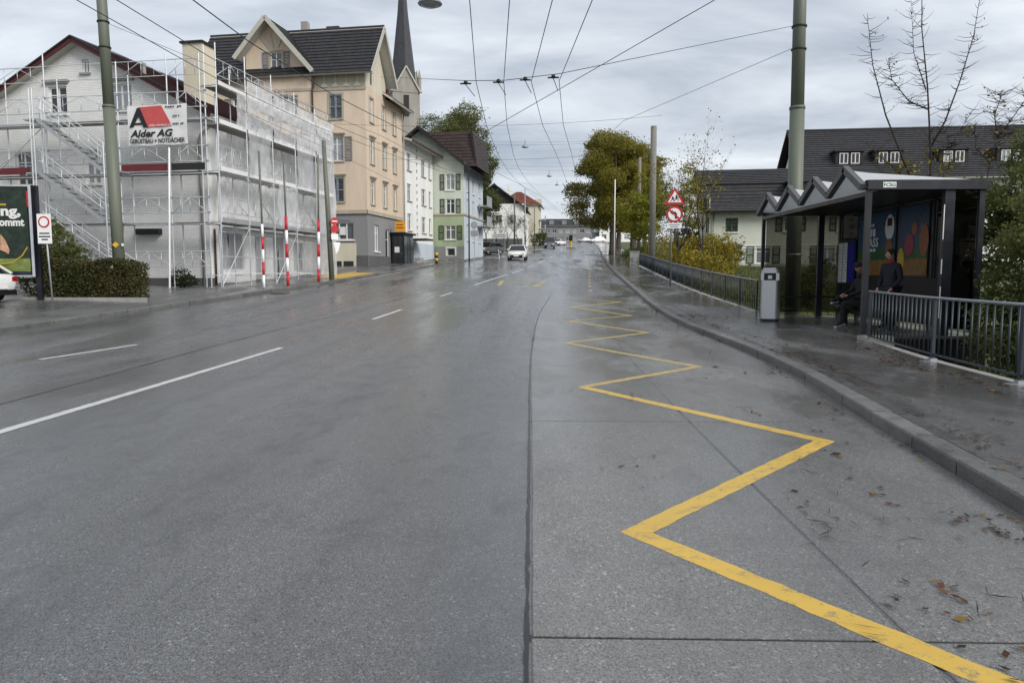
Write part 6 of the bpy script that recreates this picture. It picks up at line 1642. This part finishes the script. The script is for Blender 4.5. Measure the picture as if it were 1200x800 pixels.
# ------------------------------------------------------------------ trees and shrubs
rng = np.random.default_rng(5)
bls = rand_blobs(60, (-.5, 0, 9.0), (4.2, 4.4, 5.0), 1.35, 4.4)
tree('plane_tree', 'big autumn plane tree with dense olive yellow crown beside the road', (9.6, 88, P(88)), 5.5, .42, bls + [((-4.2, 0, 5.4), (1.5, 1.6, 1.3)), ((-3.2, 0, 4.2), (1.2, 1.2, .9)), ((-1.6, .5, 3.7), (1.3, 1.3, .8)), ((1.2, 0, 3.6), (1.5, 1.3, .9)), ((3.2, 0, 4.2), (1.3, 1.3, 1.1)), ((-4.9, 0, 7.5), (1.1, 1.1, 1.2))], 80000, .2, 'leaf_plane', limbs=9, shell=.3)
tree('plane_tree', 'second plane tree behind right, same olive yellow crown', (13.2, 97, P(97)), 5.5, .42, rand_blobs(40, (0, 0, 9.8), (4.2, 4.2, 5.2), 1.5, 4.0), 44000, .24, 'leaf_plane', limbs=8)
tree('plane_tree', 'farther plane tree making the dark mass under the big crown', (14.0, 120, P(120)), 4, .4, rand_blobs(22, (0, 0, 6.5), (3.5, 4, 3.6), 1.8, 2.4), 12000, .4, 'leaf_plane', limbs=7)
tree('slender_tree', 'slender lime green tree right of the big plane tree', (9.7, 64, P(64)), 4, .14, rand_blobs(26, (0, 0, 4.6), (1.6, 1.6, 3.2), .7), 11000, .19, 'leaf_lime', limbs=6)
tree('slender_tree', 'thin yellow green tree behind the thick concrete pole', (10.9, 57, P(57)), 4.5, .1, rand_blobs(24, (.2, 0, 4.6), (1.7, 1.6, 3.4), .6), 5200, .16, 'leaf_lime', limbs=7)
for i, (x, y, s, lab, mt) in enumerate([(9.1, 46, 1.0, 'rounded yellow shrub just beyond the railing under the signs', 'leaf_yellow'), (10.6, 43, 1.15, 'loose yellow shrub right of the traffic signs', 'leaf_yellow'), (8.95, 57.5, 1.25, 'yellow green shrub at the far end of the railing', 'leaf_yellow'), (11.6, 47, 1.1, 'yellow brown shrub below the orange roofed house', 'leaf_plane'), (8.5, 38, .8, 'small yellow shrub behind the near part of the long railing', 'leaf_yellow')]):
    bush('yellow_shrub', lab, (x, y, P(y) - .3), [((random.uniform(-.9, .9)*s, random.uniform(-.9, .9)*s, random.uniform(.5, 2.3)*s), (.75*s, .75*s, .6*s)) for _ in range(9)], 2600, .15, mt, group='yellow shrubs beyond the railing', shell=.4)
def bare_tree(name, label, base, h, r, depth, kids, spread, leafmat=None, nleaf=0, leaf=.1, up=.25, bark='bark_dark', group=None, zmin=0, stems=1):
    t = thing(name, label, 'tree', base, 0, group); mb = MB(); tips = []
    for k in range(stems):
        d = (random.uniform(-.25, .25) if stems > 1 else 0, random.uniform(-.2, .2) if stems > 1 else 0, 1)
        branch(mb, (random.uniform(-.2, .2)*(stems > 1), random.uniform(-.2, .2)*(stems > 1), -.2), d, h, r, depth, spread, up, 7, kids, tips, .6)
    mb.build('trunk', bark, t, smooth=True)
    if leafmat and tips:
        tp = np.array([q for q in tips if q[2] > zmin]); idx = rng.integers(0, len(tp), nleaf)
        pts = tp[idx] + rng.normal(size=(nleaf, 3))*leaf*1.2
        link('crown', leaf_mesh('crown', pts, rng.uniform(.6, 1.3, nleaf)*leaf, leafmat), t)
    return t
random.seed(21)
for i, (x, y, lab) in enumerate([(-5.6, 93, 'leftmost bare street tree beyond the green house'), (-4.5, 97, 'bare street tree second from the left before the white gable house'), (-3.3, 103, 'bare street tree third from the left before the white gable house'), (-1.7, 112, 'bare street tree fourth from the left beside the masts'), (-.9, 122, 'bare street tree nearest the cream house')]):
    bare_tree('street_tree', lab, (x, y, P(y) + .1), 2.6, .1, 4, 4, .75, 'leaf_brown', 900, .12, up=.3, group='bare street trees')
# thin bare tree behind the shelter: leader with upswept limbs
t = thing('bare_tree', 'tall thin bare tree with few yellow leaves rising behind the shelter', 'tree', (14.6, 28.0, P(28) - .2)); mb = MB(); tips = []
def limb(pts, r0):
    P_ = [Vector(p) for p in pts]; n = len(P_); mb.tube(P_, [r0*(1 - .85*i/(n-1)) for i in range(n)], 6)
    for i in range(n*17):
        k = random.randrange(n - 1); q = P_[k].lerp(P_[k+1], random.random()); a = random.uniform(0, 6.28); l = random.uniform(.2, .75)
        if q.z < 4: continue
        e = q + Vector((math.cos(a), math.sin(a)*.7, random.uniform(-.1, .7)))*l; mb.tube([q, q.lerp(e, .5) + Vector((0, 0, -.04)), e], [.012, .008, .004], 4); tips.append(tuple(e)); tips.append(tuple(q.lerp(e, .6)))
limb([(0, 0, -.2), (.05, 0, 3), (0, 0, 5.5), (-.25, 0, 8), (-.55, 0, 10), (-.7, 0, 13)], .06)
limb([(-.1, 0, 3.5), (-.9, 0, 5.2), (-1.7, 0, 7), (-2.2, .1, 8.8), (-2.5, 0, 10.4)], .05); limb([(0, 0, 5.9), (.5, .1, 6.8), (.9, 0, 8.2), (1.3, 0, 9.8), (1.5, 0, 11.6)], .04)
limb([(-.2, 0, 7.2), (-.9, 0, 7.5), (-1.5, .1, 8.3), (-1.7, 0, 9)], .028); limb([(.1, 0, 4), (.7, 0, 5.2), (.5, 0, 6.6)], .03); limb([(-.4, 0, 4.2), (-1.2, 0, 5), (-2.4, 0, 6)], .03)
limb([(-.3, 0, 7.9), (-.8, 0, 9.2), (-1.0, 0, 11.2)], .022); limb([(0, 0, 5.4), (.7, 0, 5.9), (1.4, 0, 7.2)], .02)
mb.build('trunk', 'bark_dark', t, smooth=True)
tp = np.array(tips); lo = tp[tp[:, 2] < 5.6]; hi = tp[tp[:, 2] > 7]
pts = np.concatenate([lo[rng.integers(0, len(lo), 170)] + rng.normal(size=(170, 3))*.12, ]); link('yellow_leaves', leaf_mesh('yellow_leaves', pts, rng.uniform(.09, .2, len(pts)), 'leaf_yellow', droop=.8), t)
pts = hi[rng.integers(0, len(hi), 60)] + rng.normal(size=(60, 3))*.05; link('withered_leaves', leaf_mesh('withered_leaves', pts, rng.uniform(.07, .14, 60), 'leaf_brown', .4, 1.5), t)
t = thing('bare_tree', 'small bare tree with curled twigs above the shelter roof end', 'tree', (16.3, 27.5, P(27.5) - .2)); mb = MB(); tips = []
limb([(0, 0, -.2), (0, 0, 3), (.1, 0, 5), (.35, 0, 6.1)], .05); limb([(.35, 0, 6.1), (.2, 0, 6.9), (.4, 0, 7.6), (.1, 0, 7.75)], .025); limb([(.35, 0, 6.1), (.9, 0, 6.9), (1.35, 0, 7.6), (1.2, 0, 7.7)], .022); limb([(.35, 0, 6.1), (1.2, 0, 6.4), (1.9, 0, 7.2), (2.1, 0, 7.2)], .022); limb([(.15, 0, 5.2), (-.4, 0, 5.8), (-.5, 0, 6.6)], .02)
mb.build('trunk', 'bark_dark', t, smooth=True); tp = np.array(tips); pts = tp[rng.integers(0, len(tp), 110)] + rng.normal(size=(110, 3))*.08; link('yellow_leaves', leaf_mesh('yellow_leaves', pts, rng.uniform(.07, .16, 110), 'leaf_yellow', droop=.8), t)
# thin stems by the traffic sign
random.seed(4)
for i, (x, y, lab) in enumerate([(9.4, 41, 'thin bare sapling just right of the traffic signs'), (8.3, 44.5, 'thin bare sapling just left of the traffic signs'), (10.2, 48, 'bare sapling between the concrete pole and the pale house')]):
    bare_tree('bare_sapling', lab, (x, y, P(y) - .3), 4.4, .055, 2, 5, .5, 'leaf_yellow', 520, .13, up=.6, group='bare saplings beyond the railing', stems=2)
# dense trees at the right edge
rng = np.random.default_rng(9)
tree('edge_tree', 'dense green tree filling the right edge behind the near railing', (9.85, 13.3, -1.2), 3.2, .12, rand_blobs(60, (.1, 0, 2.6), (1.6, 1.2, 2.5), .5, .1), 60000, .075, 'leaf_olive', limbs=8)
tree('edge_tree', 'loose green tree at the right edge in front of the long roof', (12.6, 18.5, -.8), 3.6, .12, rand_blobs(46, (.2, 0, 4.0), (2.2, 1.5, 2.5), .55, .4), 30000, .09, 'leaf_green', limbs=9, shell=.3)
bush('low_shrub', 'leafy green shrub at the foot of the near railing', (8.55, 13.0, -1.2), [((0, 0, .6), (.9, .8, .6)), ((.5, -.9, .6), (.9, .8, .7)), ((.7, .5, 1.4), (.8, .7, .7)), ((.6, -1.6, 1.0), (.9, .8, .8)), ((.3, -.3, 1.6), (.6, .6, .6)), ((.3, 1.2, 1.6), (.6, .5, .7)), ((.2, .9, 2.4), (.5, .5, .6))], 24000, .075, 'leaf_green', shell=.5)
bush('round_bush', 'round dark evergreen bush in front of the pale house', (13.75, 53.5, P(53.5) - .05), [((0, 0, .95), (1.15, 1.0, .95)), ((.4, 0, 1.3), (.8, .8, .7)), ((-.5, 0, .8), (.8, .8, .8))], 7000, .12, 'leaf_dark', shell=.8)
bush('garden_shrub', 'dark leafy shrub below the orange roofed house', (15.0, 70, P(70)), [((0, 0, 1.2), (1.5, 1.2, 1.2)), ((.9, 0, 1.9), (1.1, 1, 1.2)), ((-.6, .2, 2), (1, 1, 1.1))], 5000, .2, 'leaf_green')
bush('trimmed_hedge', 'green hedge along the pavement under the big tree', (10.3, 72, P(72)), [((0, y_, .6), (.6, 1.6, .6)) for y_ in (-3, -1, 1, 3, 5, 7, 9)], 6000, .15, 'leaf_green', 'hedge')
bush('garden_shrub', 'loose shrub seen through the shelter glass', (10.6, 29, P(29) - .3), [((0, 0, .8), (.8, .8, .8)), ((.6, 0, 1.5), (.5, .5, .6))], 1600, .12, 'leaf_olive', shell=.3)
# big tree behind the left houses
tree('tall_tree', 'large green leafy tree behind the white and green houses', (-10.5, 101, P(101)), 8, .4, rand_blobs(56, (.2, 0, 13.0), (5.0, 4.4, 6.2), 1.45, 5), 64000, .22, 'leaf_olive', limbs=9)
tree('tall_tree', 'green tree just right of the green house gable', (-6.9, 92, P(92)), 5, .3, rand_blobs(40, (.3, 0, 9.0), (2.2, 2.6, 6.4), 1.1, 3.0), 36000, .19, 'leaf_green', limbs=8)
bush('garden_shrub', 'dark shrub beside the cream house', (1.6, 158, P(158)), [((0, 0, 1.3), (1.6, 1.4, 1.4)), ((.7, 0, 2), (1, 1, 1))], 2500, .28, 'leaf_green')

# ------------------------------------------------------------------ grass, fallen leaves and twigs
n = 26000
gy = 24 + 32*rng.random(n)**1.3; gx = np.array([SR(y) for y in gy]) + .8 + 9*rng.random(n); gzv = np.array([P(y) - right_drop(y) * (1 if y < 30 else .8) + .08 for y in gy])
v = np.stack([gx, gy, gzv], 1); me = leaf_mesh('meadow_grass', v, rng.uniform(.1, .28, n), 'grass_blades', .18, -2.2)
g = link('meadow_grass', me); stuff(tag(g, 'short rough grass behind the long railing', 'grass'))
def litter(name, label, boxes, size, mat, flat=True, aspect=.55):
    pts = []
    for (fx, y0, y1, spread, cnt, zf) in boxes:
        for _ in range(cnt):
            if _ % 9 == 0: yc = random.uniform(y0, y1); xc = random.gauss(0, spread); cs = random.choice((.05, .12, .3))
            y = min(y1, max(y0, yc + random.gauss(0, cs*1.6))); x = fx(y) + xc + random.gauss(0, cs*.6*min(1, spread*3)); pts.append((x, y, zf(x, y)))
    pts = np.array(pts); n = len(pts)
    a = rng.random(n)*6.283; s = rng.uniform(.5, 1.4, n)*size; d = np.stack([np.cos(a), np.sin(a), rng.normal(size=n)*.12], 1); r = np.stack([-np.sin(a), np.cos(a), rng.normal(size=n)*.25], 1)
    c = pts + np.array([0, 0, .012]); v = np.stack([c - d*s[:, None]*.5, c + r*s[:, None]*aspect*.5, c + d*s[:, None]*.5, c - r*s[:, None]*aspect*.5], 1); v[:, :, 2] = np.maximum(v[:, :, 2], pts[:, 2][:, None] + .003)
    me = bpy.data.meshes.new(name); me.vertices.add(4*n); me.vertices.foreach_set('co', v.ravel()); me.loops.add(4*n); me.loops.foreach_set('vertex_index', np.arange(4*n)); me.polygons.add(n)
    me.polygons.foreach_set('loop_start', np.arange(0, 4*n, 4)); me.polygons.foreach_set('loop_total', np.full(n, 4)); me.update(calc_edges=True)
    at = me.attributes.new('leaf_rand', 'FLOAT', 'FACE'); at.data.foreach_set('value', rng.random(n).astype(np.float32)**1.5); me.materials.append(MATS[mat])
    return stuff(tag(link(name, me), label, 'leaves'))
rz_ = lambda x, y: P(y) + (.008 if x > SX(y) else .003)
pz = lambda x, y: P(y) + .118 + .06*max(0, min(1, (x - KR(y))/max(.1, SR(y) - KR(y))))
litter('fallen_leaves', 'wet brown leaves scattered over bus bay and right pavement',
       [(lambda y: KR(y) - .7, 2, 14, .5, 170, rz_), (lambda y: KR(y) - .12, 2, 30, .07, 420, rz_), (lambda y: KR(y) + .5, 3, 22, .16, 900, pz), (lambda y: SR(y) - .45, 7, 15, .14, 700, pz), (lambda y: KR(y) + 1.6, 4, 30, .7, 420, pz),
        (lambda y: 1.5, 3, 22, 1.0, 60, rz_), (lambda y: -4, 4, 25, 3.5, 60, rz_), (lambda y: SR(y) - .3, 60, 110, .9, 500, pz), (lambda y: KL(y) - 2.0, 20, 30, .6, 60, lambda x, y: P(y) + .19)], .05, 'leaf_litter')
litter('fallen_twigs', 'thin dark twigs and needles scattered along the right kerb',
       [(lambda y: KR(y) - .8, 2, 12, .55, 170, rz_), (lambda y: KR(y) + 1.2, 3, 16, .7, 300, pz), (lambda y: 2.6, 2.6, 4.6, .4, 60, rz_), (lambda y: KR(y) + .45, 5, 14, .15, 420, pz)], .12, 'leaf_brown', aspect=.04)
